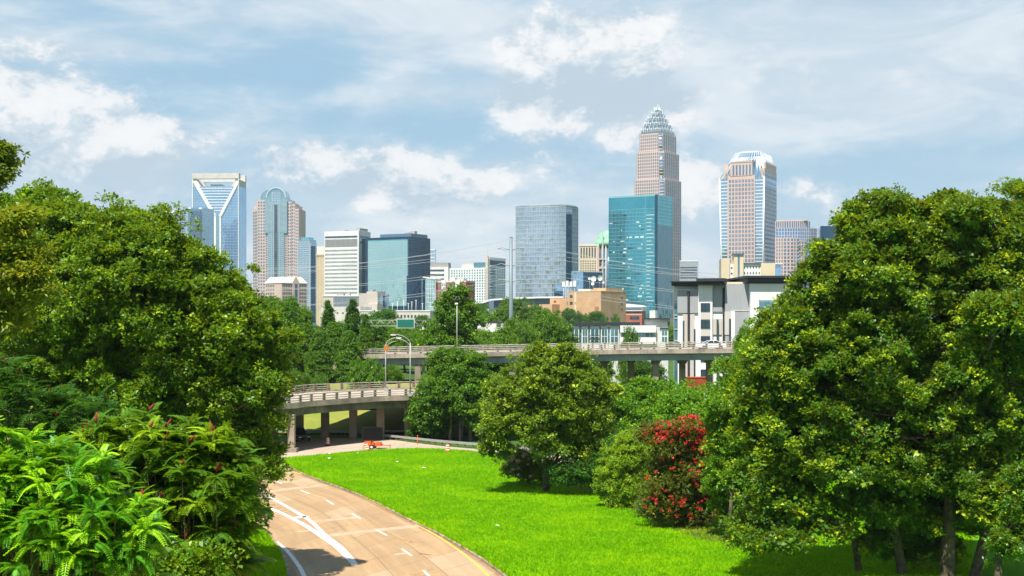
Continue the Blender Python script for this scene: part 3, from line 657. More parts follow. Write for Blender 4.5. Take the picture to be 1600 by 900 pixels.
f.grid('A', x(414), x(418.6), 20, z(364), 1, 35, .6, .55, off=.6); f.grid('A', x(444), x(449), 20, z(364), 1, 35, .6, .55, off=.6)
f.flush(blwin)
f.box('granite_podium', pink, x(466.5), x(478), 4, 30, 0, z(432)); f.box('granite_podium', pink, x(466.5), x(472), 5, 30, 0, z(423))

# low pink building with pale hipped roof
f = Fr('pink_building', 'low pink granite building with pale hipped roof and pointed glass gable below the vaulted tower', 413.5, 440, 479.5, 1300, 50, 'office building')
x = f.xa; z = f.z; yb = f.yb
f.body('wall', pink, z(442)); n_ = f.Wd; l_ = f.L
mb = MB(); mb.prism([(-l_-.5, -.5), (.5, -.5), (.5, n_+.5), (-l_-.5, n_+.5)], z(442), z(432), top=[(-l_+4, 4), (-4, 4), (-4, n_-4), (-l_+4, n_-4)]); mb.build('roof', paleg, f.e)
f.grid('A', x(415), x(429), 15, z(443), 5, 9, .5, .5); f.grid('B', yb(441), yb(459), 15, z(443), 7, 9, .6, .6); f.grid('B', yb(466), yb(479), 15, z(443), 5, 9, .6, .6); f.flush(dkwin)
y0, y1 = yb(457), yb(467); mb = MB(); mb.hexa([(-6, y0, 0), (.6, y0, 0), (.6, y1, 0), (-6, y1, 0)], [(-6, y0, z(440)), (.6, y0, z(440)), (.6, y1, z(440)), (-6, y1, z(440))]); mb.build('gable', pinkd, f.e)
mb = MB(); mb.prism([(-6, y0), (.6, y0), (.6, y1), (-6, y1)], z(440), z(431.5), top=[(-6, (y0+y1)/2-.2), (.6, (y0+y1)/2-.2), (.6, (y0+y1)/2+.2), (-6, (y0+y1)/2+.2)]); mb.build('gable_roof', pinkd, f.e)
f.box('glass_gable', blwin, .3, .9, y0+2.2, y1-2.2, 5, z(443))

# 4 blue grey glass tower with a pale green crown
f = Fr('slim_tower', 'grey blue glass tower with a pale green crown beside the pink podium', 465, 484.5, 494.5, 1480, 25, 'skyscraper')
x = f.xa; z = f.z; yb = f.yb
f.body('glass_body', gblue, z(378)); f.lines('mullions', mull, 'A', -f.L, 0, 20, z(378), 8, 34, .25, .5); f.lines('frame_grid', mullw, 'B', 0, f.Wd, 20, z(381), 5, 26, .5, .8)
f.box('crown', gdomeg, x(467), x(483), 1, 14, z(378.5), z(374)); f.box('crown_top', gtealr, x(469), x(481), 2, 12, z(374.2), z(370.5))
mb = MB()
for k in range(5): u = x(467)+k*3; mb.box(u-.15, u+.15, 1, 1.3, z(374), z(369.5))
mb.build('crown_mast', silver, f.e); f.box('side_glass', gdark, -.4, .25, yb(486), yb(492.5), 10, z(384))
# 5 beige slim ribbed tower
f = Fr('beige_tower', 'slim pale beige ribbed tower between the blue glass tower and the white banded tower', 494.5, 507, 508, 1440, 4, 'skyscraper', depth=24)
x = f.xa; z = f.z; f.body('wall', cream, z(402)); f.box('top_storey', plain('pale_cream', (.78, .70, .58), .7), x(495), x(506.5), .7, 22, z(402.2), z(385))
for k in range(6): u = x(495)+(x(506.5)-x(495))*k/5; f.box('rib', cream, u-.35, u+.35, -.7, .3, 0, z(397))
f.box('cornice', cream, -f.L-.4, .4, -.9, 24.4, z(399), z(396.5))

# 6 white banded tower
f = Fr('banded_tower', 'white office tower with grey ribbon windows and a dark glass side', 507, 560.5, 579, 1250, 22, 'office tower')
x = f.xa; z = f.z; yb = f.yb
f.body('wall', white, z(360.5)); 
top = 366; f.box('window_band', dkwin, x(508), x(558.5), -.12, .3, z(371), z(368)); f.box('louvre_band', plain('louvre', (.20, .21, .22), .6), x(508), x(558.5), -.12, .3, z(385), z(373))
mb = MB()
for k in range(26): u = x(508)+(x(558.5)-x(508))*(k+.5)/26; mb.box(u-.18, u+.18, -.25, .1, z(385), z(373))
mb.build('louvre_fins', greyc, f.e)
for k in range(14):
    py = 389.5+k*6.05; f.box('window_band', dkwin, x(508), x(558.5), -.12, .3, z(py+2.6), z(py))
mb = MB()
for k in range(30):
    u = x(508)+(x(558.5)-x(508))*k/29; mb.box(u-.2, u+.2, -.2, .1, z(473), z(388))
mb.build('window_posts', white, f.e)
for k in range(2): f.box('window_band', dkwin, -.3, .12, yb(563), yb(577), z(371+k*9), z(368+k*9))
f.roofbits(greyc, z(360.5), [(x(553), x(560)-.5, 4, 20, 2.8), (x(521), x(533), 8, 16, 1.6)])
mb = MB()
for k, px in enumerate((522, 524.5, 527, 531, 534)): mb.tube([(x(px), 10, z(359)), (x(px), 10, z(354+k % 3))], .15, 5)
mb.build('antennas', greyc, f.e)
f.box('dark_glass_wing', gdark, .1, 3.5, yb(566), f.Wd-.2, 0, z(372)); f.box('dark_glass_wing', gdark, 1, 6, f.Wd-4, f.Wd+5, 0, z(432))

# 7 blue glass tower, pale front; the side's dark reflection is put into its glass colour
f = Fr('glass_tower', 'broad glass tower with a pale green mirror front and dark reflection painted on its right side', 575, 638, 672, 1200, 30, 'office tower')
x = f.xa; z = f.z; yb = f.yb
f.box('dark_reflection_body', gdark, -f.L+.3, 0, .8, f.Wd, 0, z(369.5)); f.box('mirror_front', gpale, -f.L, -.8, 0, 2, z(478), z(374)); f.box('front_cap', gtealr, -f.L, -.8, -.1, 1.9, z(375.2), z(373.6))
f.lines('mullions', mullteal, 'A', -f.L, -.9, z(477), z(375), 30, 28, .12, .16, p=.06); f.lines('mullions', mulld, 'B', .5, f.Wd, 20, z(370), 18, 30, .2, .25)
f.box('penthouse', plain('penthouse_blue', (.10, .17, .24), .5), x(588), -1, 6, f.Wd-3, z(370), z(364)); f.box('side_wing', gdark, -.5, 2.2, yb(636), yb(668), 0, z(431)); f.box('bright_line', mullteal, 2.1, 2.5, yb(656), yb(657), 10, z(434))
f.roofbits(greyc, z(364), [(-6, -1, 12, 16, 2.5), (-14, -9, 14, 20, 1.5)])

# 8 small buildings behind
f = Fr('blue_building', 'small blue glass block top peeking over the white hotel roofs', 672, 679, 681, 1700, 12, 'building'); z = f.z
f.body('glass_body', gblue, z(391)); f.lines('mullions', mullw, 'A', -f.L, 0, 40, z(391), 3, 14, .3, .9); f.box('roof_slab', mullw, -f.L-.3, .3, -.4, 8, z(391), z(389.8))
f = Fr('grey_building', 'white building with dark ribbon windows and a grey penthouse left of the hotel', 668, 700.5, 701.5, 1500, 5, 'office building', depth=30); x = f.xa; z = f.z
f.body('wall', white, z(417.5)); f.box('penthouse', plain('grey_box', (.34, .33, .33), .7), x(672), x(700), 2, 25, z(417.6), z(410)); f.lines('penthouse_ribs', greyc, 'A', x(672), x(700), z(417), z(410.5), 12, 0, .5, .4, off=2)
for py in (421, 428, 435, 441): f.box('window_band', dkwin, x(669), x(694), -.12, .3, z(py+3), z(py))

# 9 white hotel
f = Fr('hotel', 'white hotel with teal windows and a taller corner tower left of the steel pole', 701, 762, 790, 1100, 24, 'hotel'); x = f.xa; z = f.z; yb = f.yb
f.box('wall', white, -f.L, x(760)-.0, 2, f.Wd, 0, z(418)); f.box('tower', white, x(760), 0, 0, f.Wd-.3, 0, z(401)); f.box('tower_pier', plain('beige_pier', (.52, .44, .36), .7), x(759), x(763), -.8, .5, 0, z(400))
f.box('penthouse', paleg, x(718), x(738), 4, 18, z(418.2), z(411)); f.box('glass_penthouse', tealwin, x(738), x(758), 3, 18, z(418.2), z(409.5)); f.box('glass_crown', gdark, -.3, .2, yb(768), yb(789), z(415), z(405)) if False else None
f.box('crown_glass', gdark, -1, .25, yb(765.5), yb(789.5), z(414.5), z(406)); f.box('crown_rim', white, -2, .4, yb(764), f.Wd, z(404), z(401.5))
f.grid('A', x(702.5), x(758.5), 20, z(420), 14, 17, .5, .62, off=2); f.grid('B', yb(765), yb(774), 20, z(417), 2, 17, .85, .6, .5); f.grid('B', yb(775.5), yb(789.5), 20, z(417), 5, 17, .4, .55)
f.flush(tealwin)
mb = MB()
for k in range(14): mb.box(-.2, 1.6, yb(765), yb(774.5), 22+k*3.0, 22.3+k*3.0)
mb.build('balconies', white, f.e); mb = MB().tube([(x(757), 6, z(411)), (x(757), 6, z(387))], .12, 5); mb.build('mast', greyc, f.e)

# 10 brick building with pale glass stair
f = Fr('brick_building', 'red brick building with white bays and a slanted pale glass stair tower', 668, 728, 742, 900, 20, 'building'); x = f.xa; z = f.z; yb = f.yb
f.body('wall', brickr, z(441)); f.box('parapet', paleg, -f.L, .2, -.2, f.Wd, z(441), z(438.5)); 
for a, b in ((690.5, 696.5), (712, 719)): f.box('white_bay', white, x(a), x(b), -.6, .3, 0, z(437))
for a, b in ((684.5, 690), (697, 711.5), (719.5, 727)): f.grid('A', x(a), x(b), 10, z(443), 1 if b-a < 9 else 2, 8, .55, .5)
f.grid('A', x(691), x(696), 10, z(440), 2, 8, .6, .5, off=-.6, p=.1); f.flush(tealwin)
f.box('lift_block', white, x(700), x(708), 3, 9, z(439), z(433)); f.box('roof_block', paleg, x(712), x(722), 3, 9, z(439), z(435))
mb = MB(); mb.prism_y([(x(668), 0), (x(683), 0), (x(683), z(435)), (x(668), z(432.5))], -3, 6); mb.build('stair_tower', gpale, f.e)
mb = MB(); mb.prism_y([(x(664), z(433.4)), (x(683.6), z(436)), (x(683.6), z(434.6)), (x(664), z(432))], -3.6, 6.5); mb.build('slanted_roof', white, f.e)
f.lines('mullions', mullw, 'A', x(668), x(683), 5, z(437), 4, 12, .2, .2, off=-3)

# 11 rectangular mirror tower with rounded right corner
f = Fr('mirror_tower', 'wide mirror glass tower with a fine window grid and curved right corner', 806, 873, 903.5, 1150, 14, 'office tower'); x = f.xa; z = f.z
# outline in plan: flat left, curving away on the right, every point on its pixel column
loc = lambda px, d: ((lambda X: (((X-f.X)*f.c-(d-f.D)*f.s), ((X-f.X)*f.s+(d-f.D)*f.c)))((px-800)/F*d))
plan = [loc(806, 1166), loc(822, 1158), loc(862, 1151), loc(873, 1152), loc(884, 1156), loc(893, 1164), loc(900, 1174), loc(903.5, 1190), loc(900, 1210), loc(815, 1205)]
mb = MB(); mb.prism(plan, 0, z(319.5)); mb.build('glass_body', gmir, f.e); mb = MB()
cl = lambda a, b, t: (a[0]*(1-t)+b[0]*t, a[1]*(1-t)+b[1]*t)
for i in range(7):
    a, b = plan[i], plan[i+1]; L_ = math.dist(a, b); k_ = max(1, round(L_/1.6)); ux, uy = (b[0]-a[0])/L_, (b[1]-a[1])/L_
    for k in range(k_):
        p = cl(a, b, k/k_); mb.prism([(p[0]+uy*.25-ux*.12, p[1]-ux*.25-uy*.12), (p[0]+uy*.25+ux*.12, p[1]-ux*.25+uy*.12), (p[0]-uy*.1+ux*.12, p[1]+ux*.1+uy*.12), (p[0]-uy*.1-ux*.12, p[1]+ux*.1-uy*.12)], 20, z(320))
    for k in range(24):
        zz = 22+k*(z(320)-22)/23.5; mb.hexa([(a[0]+uy*.2, a[1]-ux*.2, zz), (b[0]+uy*.2, b[1]-ux*.2, zz), (b[0], b[1], zz), (a[0], a[1], zz)], [(a[0]+uy*.2, a[1]-ux*.2, zz+.9), (b[0]+uy*.2, b[1]-ux*.2, zz+.9), (b[0], b[1], zz+.9), (a[0], a[1], zz+.9)])
mb.build('mullions', plain('mullion_bronze', (.42, .47, .50), .4, .3), f.e)
def pl_strip(i0, i1, t0, t1, z0, z1, mat, name, o=.32):
    mb = MB()
    for i in range(i0, i1):
        a, b = plan[i], plan[i+1]; L_ = math.dist(a, b); ux, uy = (b[0]-a[0])/L_, (b[1]-a[1])/L_
        mb.hexa([(a[0]+uy*o, a[1]-ux*o, z0), (b[0]+uy*o, b[1]-ux*o, z0), (b[0], b[1], z0), (a[0], a[1], z0)], [(a[0]+uy*o, a[1]-ux*o, z1), (b[0]+uy*o, b[1]-ux*o, z1), (b[0], b[1], z1), (a[0], a[1], z1)])
    return mb.build(name, mat, f.e)
pl_strip(4, 5, 0, 1, 20, z(333), gdark, 'dark_glass_strip'); pl_strip(0, 7, 0, 1, z(320.4), z(318.6), mull, 'parapet')
f.box('roof_plant', greyc, x(851), x(866), 20, 34, z(319.6), z(316.5))

# 12 cream building and green dome
f = Fr('domed_building', 'cream building and dark shaft under a green copper dome behind the teal tower', 905, 935, 951, 1350, 6, 'office building', depth=26); x = f.xa; z = f.z
f.body('wall', cream, z(382.5)); f.box('cornice', plain('pale_cream', (.78, .70, .58), .7), -f.L-.4, .4, -.5, 5, z(384), z(382))
f.grid('A', x(906), x(932), z(403)-.3, z(386), 6, 1, .5, .95); f.grid('A', x(906), x(932), z(440), z(406), 7, 9, .5, .55); f.flush(dkwin); f.box('stone_pier', pinkd, x(933), x(936), -.8, .3, 0, z(384))
cx, cy, r = x(953), 14, (x(978)-x(930))/2*1.0
prof = [(r, 0), (r, z(383)-20), (r, z(383)-20+.1)]
MB().lathe([(r*.97, 10), (r*.97, z(385))], cx, cy, 24).build('drum', blwin, f.e)
mb = MB()
for k in range(24): w = 2*pi*k/24; mb.tube([(cx+r*cos(w), cy+r*sin(w), 10), (cx+r*cos(w), cy+r*sin(w), z(384))], .5, 5)
mb.build('drum_piers', cream, f.e)
MB().lathe([(r*1.03, z(385)), (r*1.03, z(376)), (r*.93, z(375.5)), (r*.90, z(372)), (r*.78, z(366)), (r*.58, z(361.5)), (r*.3, z(359)), (.2, z(358.2))], cx, cy, 28).build('dome', green, f.e)
f.box('bridge_mast', silver, x(942)-.6, x(942)+.6, -2, -1, 20, z(362)); f.box('stone_band', pinkd, x(936), x(953), -1.2, 3, z(420), z(417)); f.box('stone_band', pinkd, x(936), x(953), -1.2, 3, z(406), z(404))

# 13 small blue box building
f = Fr('blue_box_building', 'small blue building with a pale glass corner in front of the cream building', 893, 906, 941, 1050, 62, 'building'); x = f.xa; z = f.z
f.body('glass_body', gdark, z(425)); f.box('pale_corner', gsky, -f.L, .3, -.3, 3, 0, z(424.4)); f.box('roof_edge', mull, -f.L, .3, -.2, f.Wd, z(425), z(423.6)); f.lines('mullions', mulld, 'B', 0, f.Wd, 10, z(426), 12, 8, .2, .2)

def pieces(mb, name, mat, parent, cap):
    for i in range(0, min(len(mb.v)//8, cap)):
        q = MB(); q.v = mb.v[i*8:i*8+8]; q.f = mb.f[:6]; q.sm = mb.sm[:6]; q.build(name, mat, parent)
    if len(mb.v)//8 > cap:
        q = MB(); q.v = mb.v[cap*8:]; q.f = [tuple(k-cap*8 for k in ff) for ff in mb.f[cap*6:]]; q.sm = mb.sm[cap*6:]; tag(q.build(name, mat, parent), kind='stuff')
# 14 teal tower
f = Fr('teal_tower', 'teal glass tower with a flat top standing before the tallest pink tower', 951, 1026.5, 1050.5, 1180, 30, 'office tower'); x = f.xa; z = f.z; yb = f.yb
f.body('glass_body', gteal, z(305.5), z0=z(497)); f.box('side_glass', gtealr, -.5, .35, .6, f.Wd-.2, z(497), z(304)); f.box('painted_reflection', glass('painted_reflection_teal', (.10, .22, .26), (.16, .32, .36), var=.7), -.3, .42, .7, f.Wd-.3, z(497), z(351))  # the dark reflection low on the side is painted as a darker glass box
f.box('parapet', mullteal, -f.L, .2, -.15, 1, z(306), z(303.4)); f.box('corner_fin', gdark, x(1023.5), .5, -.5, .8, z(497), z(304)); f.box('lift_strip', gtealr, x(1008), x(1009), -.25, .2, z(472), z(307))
f.lines('mullions', mullteal, 'A', -f.L, -.5, z(471), z(325), 34, 25, .10, .22, p=.10); f.lines('mullions', mulld, 'B', .6, f.Wd-.2, z(471), z(306), 12, 30, .15, .22, p=.5)
fl = plain('blind_white', (.66, .74, .72), .5); rg = random.Random(4); mb = MB(); mb2 = MB()
for j in range(24):
    zz = z(471)+(z(325)-z(471))*j/25+.6; u = x(952)
    while u < x(1006):
        w_ = rg.uniform(.6, 4.5)
        if rg.random() < .26: (mb if rg.random() < .55 else mb2).box(u, min(u+w_, x(1006)), -.06, .1, zz+rg.uniform(0, .5), zz+rg.uniform(1.0, 1.8))
        u += w_+rg.uniform(.3, 3)
    mb.box(x(1010), x(1010)+rg.uniform(3, 8), -.06, .1, zz, zz+.5)
pieces(mb, 'window_blind', fl, f.e, 60); pieces(mb2, 'open_window', gdark, f.e, 60); f.box('base_recess', gdark, x(954), x(1024), .9, f.Wd-2, 0, z(497)); f.box('base_fascia', mulld, x(951), x(1020), -.4, .3, z(474), z(472)); f.box('podium', gteal, x(1003), x(1026), -3, .9, 0, z(474)) ; f.box('podium_block', white, x(1019), x(1028), -6, -1, 0, z(485))

# 15 tallest tower, stepped and crowned with rods
f = Fr('crowned_tower', 'tallest tower, stepped pink granite with a crown of silver rods', 990, 1036, 1065.5, 1560, 33, 'skyscraper'); x = f.xa; z = f.z; yb = f.yb
L_, W_ = f.L, f.Wd
tiers = [(0.0, 0, 278), (2.0, 279, 235), (4.6, 236, 206)]; n_c = 5.0
prev = 0
for k, (ins, pb, pt) in enumerate(tiers):
    zb_, zt = (0 if k == 0 else z(pb)-2), z(pt); c_ = n_c-.4*k
    pts = [(-L_+ins+2, ins), (-ins-c_, ins), (-ins-c_, ins+c_*.8), (-ins-c_*.5+.2, ins+c_*.8), (-ins-c_*.8+.9, ins+c_*.8+.2), (-ins-c_*.8+.9, ins+c_+.3), (-ins, ins+c_+.3), (-ins, W_-ins-2), (-ins-2, W_-ins), (-L_+ins, W_-ins), (-L_+ins, ins+2)]
    mb = MB(); mb.prism(pts, zb_, zt); mb.build('granite_tier', pink, f.e)
    u0, u1 = -L_+ins+2.3, -ins-c_; nu = 11 if k == 0 else (10 if k == 1 else 9); nz = round((zt-1-max(zb_, 60))/3.95)
    f.grid('A', u0, u1, zt-1-nz*3.95, zt-1, nu, nz, .50, .66, off=ins); f.grid('B', ins+c_+.6, W_-ins-2, zt-1-nz*3.95, zt-1, nu-3, nz, .50, .66, off=-ins)
    MB().lathe([(c_*.62, zb_), (c_*.62, zt-1.5)], -ins-c_*.62, ins+c_*.62, 14).build('glass_corner', gblue, f.e)
    mb = MB()
    for j in range(int((zt-zb_)/4)): mb.lathe([(c_*.66, 0), (c_*.66, 1.0)], -ins-c_*.62, ins+c_*.62, 12, zb_+j*4+1)
    mb.build('corner_bands', pinkd, f.e)
for w in f.wins: pass
f.flush(blwin)
crg = glass('crown_glass_grey', (.20, .27, .32), (.34, .41, .46), metal=.6, var=.5)
ct = [(5.6, 207, 197), (8.6, 198, 187), (11.8, 188, 178), (14.8, 179, 170), (17.6, 171, 164)]
for k, (ins, pb, pt) in enumerate(ct):
    z0, z1 = z(pb), z(pt); x0, x1, y0, y1 = -L_+ins, -ins, ins, W_-ins
    f.box('crown_tier', crg, x0+1, x1-1, y0+1, y1-1, z0-2, z1-1.5)
    mb = MB(); m_ = (11, 9, 7, 5, 3)[k]
    for j in range(m_+1):
        t = j/m_; hh = (.8+3.6*(1-abs(2*t-1))**.7)*(1 if j % 2 else .35)
        for (px_, py_) in ((x0+(x1-x0)*t, y0), (x1, y0+(y1-y0)*t), (x0+(x1-x0)*t, y1), (x0, y0+(y1-y0)*t)):
            mb.tube([(px_, py_, z0-2), (px_, py_, z1+hh-1)], [.30, .20], 4)
    for zz in (z0, (z0+z1)/2, z1-1.5):
        mb.box(x0, x1, y0-.1, y0+.1, zz, zz+.35); mb.box(x1-.1, x1+.1, y0, y1, zz, zz+.35)
    mb.build('crown_rods', silver, f.e)
cx, cy = -L_/2, W_/2
for k in range(6):
    w = pi/3*k; MB().tube([(cx+3*cos(w), cy+3*sin(w), z(170)), (cx+2.2*cos(w), cy+2.2*sin(w), z(159.5)-(k % 2)*2)], [.45, .2], 5).build('spire_rod', silver, f.e)
MB().tube([(cx, cy, z(170)), (cx, cy, z(155))], [.6, .15], 6).build('spire', silver, f.e)

# 16 grey banded block
f = Fr('grey_banded_building', 'small grey building with dark ribbon windows right of the tallest tower', 1062, 1090.5, 1091.5, 1500, 9, 'office building', depth=20); x = f.xa; z = f.z
f.body('wall', plain('blue_grey_panel', (.32, .34, .37), .6), z(407.5)); f.box('roof_edge', white, -f.L, .3, -.3, 20, z(408.5), z(407))
for py in (417, 421, 425, 429, 433): f.box('window_band', dkwin, x(1063), x(1089), -.12, .3, z(py+2), z(py))

# 17 flared tower with white crown
f = Fr('flared_tower', 'pink and blue tower flaring toward the top under a faceted white metal crown', 1125, 1193, 1212.5, 1500, 26, 'skyscraper'); x = f.xa; z = f.z; yb = f.yb
L_, W_ = f.L, f.Wd; zt = z(276.5)
wtm = plain('crown_white_metal', (.80, .83, .86), .35, .25, var=.04)
mb = MB(); mb.hexa([(x(1128.5), 3, 0), (x(1190), 3, 0), (x(1190), W_-3, 0), (x(1128.5), W_-3, 0)], [(x(1124.5), 0, zt), (x(1194), 0, zt), (x(1194), W_, zt), (x(1124.5), W_, zt)]); mb.build('glass_body', gblue, f.e)
f.box('stone_pier_block', pinkd, x(1137), x(1180), -1.2, 20, 0, z(273)); f.box('stone_pier_block', pinkd, x(1142), x(1176), -1.6, 20, z(273.2), z(251)); f.box('stone_cap', pink, x(1142.5)-.5, x(1175.5)+.5, -2, 20, z(252), z(250.5))
f.box('stone_side', pink, -6, .6, 3.0, W_+.5, 0, z(262)); f.box('stone_side_top', pink, -9, .3, 8, W_, z(263), z(252)); f.box('corner_turret', pink, x(1129), x(1136), 5, 13, z(277), z(252)); f.box('corner_turret', pink, -7, -.5, W_-8, W_-1, z(262), z(251.5))
for i in range(8):
    u0 = x(1138.5)+(x(1179)-x(1138.5))*(i+.18)/8; u1 = x(1138.5)+(x(1179)-x(1138.5))*(i+.82)/8
    for j in range(21):
        py = 279+j*6.6; 
        f.win('A', u0, u0+(u1-u0)*.42, z(py+4.6), z(py), off=-1.2); f.win('A', u0+(u1-u0)*.56, u1, z(py+4.6), z(py), off=-1.2)
for i in range(5):
    y0 = 4+(W_-5)*i/5; 
    for j in range(22):
        py = 268+j*6.6; f.win('B', y0+.8, y0+(W_-5)/5-.6, z(py+4.2), z(py), off=.6)
f.flush(blwin)
for i in range(6):
    u = x(1144)+(x(1175)-x(1144))*(i+.25)/6; f.box('tall_window', blwin, u, u+2.0, -1.8, 0, z(272), z(256))
mb = MB(); mbr = MB()
for j in range(30):
    py = 281+j*5.3; zz = z(py); t_ = 1-zz/zt; xo = x(1124.5)+(x(1128.5)-x(1124.5))*t_
    mb.box(xo-.1, x(1136.8), -.15+3*t_, .5+3*t_, zz-.45, zz+.45); mbr.box(x(1180), x(1193.5)-t_*3.4, -.15+3*t_, .5+3*t_, zz-.45, zz+.45)
mb.build('floor_bands', wtm, f.e); mbr.build('floor_bands', wtm, f.e)
for px, tx in ((1124.5, 1128.5), (1194, 1190)):
    MB().tube([(x(tx), 2.6, 0), (x(px), -.4, zt+1)], 1.0, 4).build('corner_fin', wtm, f.e)
# crown: mansard of folded metal
z0, z1 = z(277), z(236); bl = [(x(1124.8), -.8), (x(1194.5), -.8), (x(1194.5), W_-.5), (x(1124.8), W_-.5)]; ti = [(x(1152), 8), (x(1184), 8), (x(1184), W_-9), (x(1152), W_-9)]
bl2 = [(x(1135), 1.5), (x(1189), 1.5), (x(1189), W_-3), (x(1135), W_-3)]
mb = MB(); mb.prism([(a[0], a[1]) for a in bl2], z0, z(240), top=[(x(1147), 6), (x(1186), 6), (x(1186), W_-6), (x(1147), W_-6)]); mb.build('crown_glass', gsky, f.e)
mb = MB(); K = 13
for i in range(K+1):                     # front ribs and side ribs of the folded crown
    t = i/K; arc = 1-abs(2*t-1)**2.2*.55
    a = (bl[0][0]+(bl[1][0]-bl[0][0])*t, -.9, z(277)+ (0 if .17 > t or t > .83 else z(252)-z(277))); b = (x(1148)+(x(1186)-x(1148))*t, 6.0, z(237)+(z(233.5)-z(237))*arc)
    mb.tube([a, b], [.34, .26], 4)
    if i < K:
        t2 = (i+.5)/K; m = (x(1147)+(x(1187)-x(1147))*t2, 5.5, z(243)); mb.tube([a, m], [.26, .5], 4); t3 = (i+1)/K; a2 = (bl[0][0]+(bl[1][0]-bl[0][0])*t3, -.9, a[2] if not (.17 > t3 or t3 > .83) else z(277)); mb.tube([a2, m], [.26, .5], 4)
K = 8
for i in range(K+1):
    t = i/K; a = (.9, -.5+W_*t, z(277) if t < .3 else z(256)); b = (x(1186), 6+(W_-12)*t, z(236)); mb.tube([a, b], [.36, .3], 4)
    if i < K: mb.tube([a, (x(1187.5), 6+(W_-12)*(t+.06), z(243))], [.25, .5], 4)
mb.build('crown_ribs', wtm, f.e)
mb = MB(); mb.prism([(x(1148), 5), (x(1186), 5), (x(1186), W_-6), (x(1148), W_-6)], z(241), z(236), top=[(x(1152), 7), (x(1184), 7), (x(1184), W_-8), (x(1152), W_-8)]); mb.build('crown_cap', gsky, f.e)
mb = MB(); mb.prism([(x(1152), 8), (x(1184), 8), (x(1184), W_-9), (x(1152), W_-9)], z(236.1), z(233.2), top=[(x(1158), 9), (x(1181), 9), (x(1181), W_-10), (x(1158), W_-10)]); mb.build('crown_roof', greyc, f.e)
mb = MB().tube([(x(1171), 10, z(234)), (x(1171), 10, z(230))], .2, 4); mb.build('mast', greyc, f.e)

# 18 beige postmodern building below it
f = Fr('beige_building', 'beige building with square towers and small dark windows below the flared tower', 1127, 1222, 1224, 1150, 4, 'office building', depth=25); x = f.xa; z = f.z
f.box('wall', cream, x(1127), x(1140), 0, 22, 0, z(404)); f.box('wall', white, x(1140), x(1190), 2, 22, 0, z(412)); f.box('tower', cream, x(1146.5), x(1161.5), -1, 14, 0, z(398)); f.box('tower_cap', mulld, x(1145.5), x(1162.5), -2, 15, z(398), z(396)); f.box('tower_glass', blwin, x(1152.5), x(1155.5), -1.2, 0, 0, z(399))
f.box('wall', cream, x(1189), x(1211), -1, 18, 0, z(411)); f.box('glass_end', gsky, x(1211), x(1221), 1, 14, 0, z(414)); f.box('awning', mulld, x(1162), x(1189), .5, 3, z(412), z(410.5)); f.box('end_awning', white, x(1210), x(1223), -.5, 10, z(412.6), z(411.4))
for j in range(3): f.grid('A', x(1161.5), x(1189), z(421+j*9), z(414+j*9), 6, 1, .4, .5, off=2)
f.grid('A', x(1141), x(1146), z(440), z(414), 1, 3, .6, .3, off=2); f.flush(dkwin)

# 19 dark grid tower with bowed front
f = Fr('bowed_tower', 'dark blue tower with a bowed pink stone grid right of the flared tower', 1212, 1262, 1277, 1450, 14, 'office tower'); x = f.xa; z = f.z
loc = lambda px, d, f=f: ((lambda X: (((X-f.X)*f.c-(d-f.D)*f.s), ((X-f.X)*f.s+(d-f.D)*f.c)))((px-800)/F*d))
def bowed(pts, zt, zb, name, body, gridm, fs, vs, tv, thh, off=.3):
    mb = MB(); mb.prism([loc(*p) for p in pts], zb, zt); mb.build(name, body, f.e); mb = MB(); q = [loc(*p) for p in pts]
    for i in range(len(q)-3):
        a, b = q[i], q[i+1]; L_ = math.dist(a, b); k_ = max(1, round(L_/vs)); ux, uy = (b[0]-a[0])/L_, (b[1]-a[1])/L_
        for k in range(k_):
            p = cl(a, b, k/k_); mb.hexa(*[[(p[0]+uy*off-ux*tv, p[1]-ux*off-uy*tv, zz), (p[0]+uy*off+ux*tv, p[1]-ux*off+uy*tv, zz), (p[0]+ux*tv, p[1]+uy*tv, zz), (p[0]-ux*tv, p[1]-uy*tv, zz)] for zz in (zb, zt)])
        zz = zt-thh
        while zz > max(zb, 20):
            mb.hexa(*[[(a[0]+uy*off*.8, a[1]-ux*off*.8, w), (b[0]+uy*off*.8, b[1]-ux*off*.8, w), (b[0], b[1], w), (a[0], a[1], w)] for w in (zz, zz+thh)]); zz -= fs
    mb.build(name+'_grid', gridm, f.e)
bowed([(1212, 1456), (1225, 1451), (1240, 1450), (1252, 1452), (1266, 1458), (1266, 1490), (1212, 1490)], z(344.5), 0, 'glass_drum', blwin, pinkd, 12, 2.4, .45, .9)
bowed([(1212, 1452), (1230, 1449), (1250, 1449), (1266, 1454), (1276, 1460), (1276, 1488), (1212, 1485)], z(356), 0, 'glass_body', blwin, plain('mullion_lilac', (.42, .42, .50), .5), 4, 2.9, .45, .8)
bowed([(1212, 1447), (1226, 1444), (1242, 1444), (1252, 1446), (1260, 1450), (1260, 1460), (1212, 1460)], z(376), 0, 'stone_front', blwin, pinkd, 4, 3.4, .75, 1.2)
bowed([(1212, 1444), (1224, 1441), (1240, 1441), (1248, 1444), (1248, 1452), (1212, 1452)], z(372), 0, 'stone_front', blwin, pinkd, 4, 3.4, .75, 1.2)
f.box('roof_rim', pinkd, x(1213), x(1262), 2, 20, z(344.4), z(343))
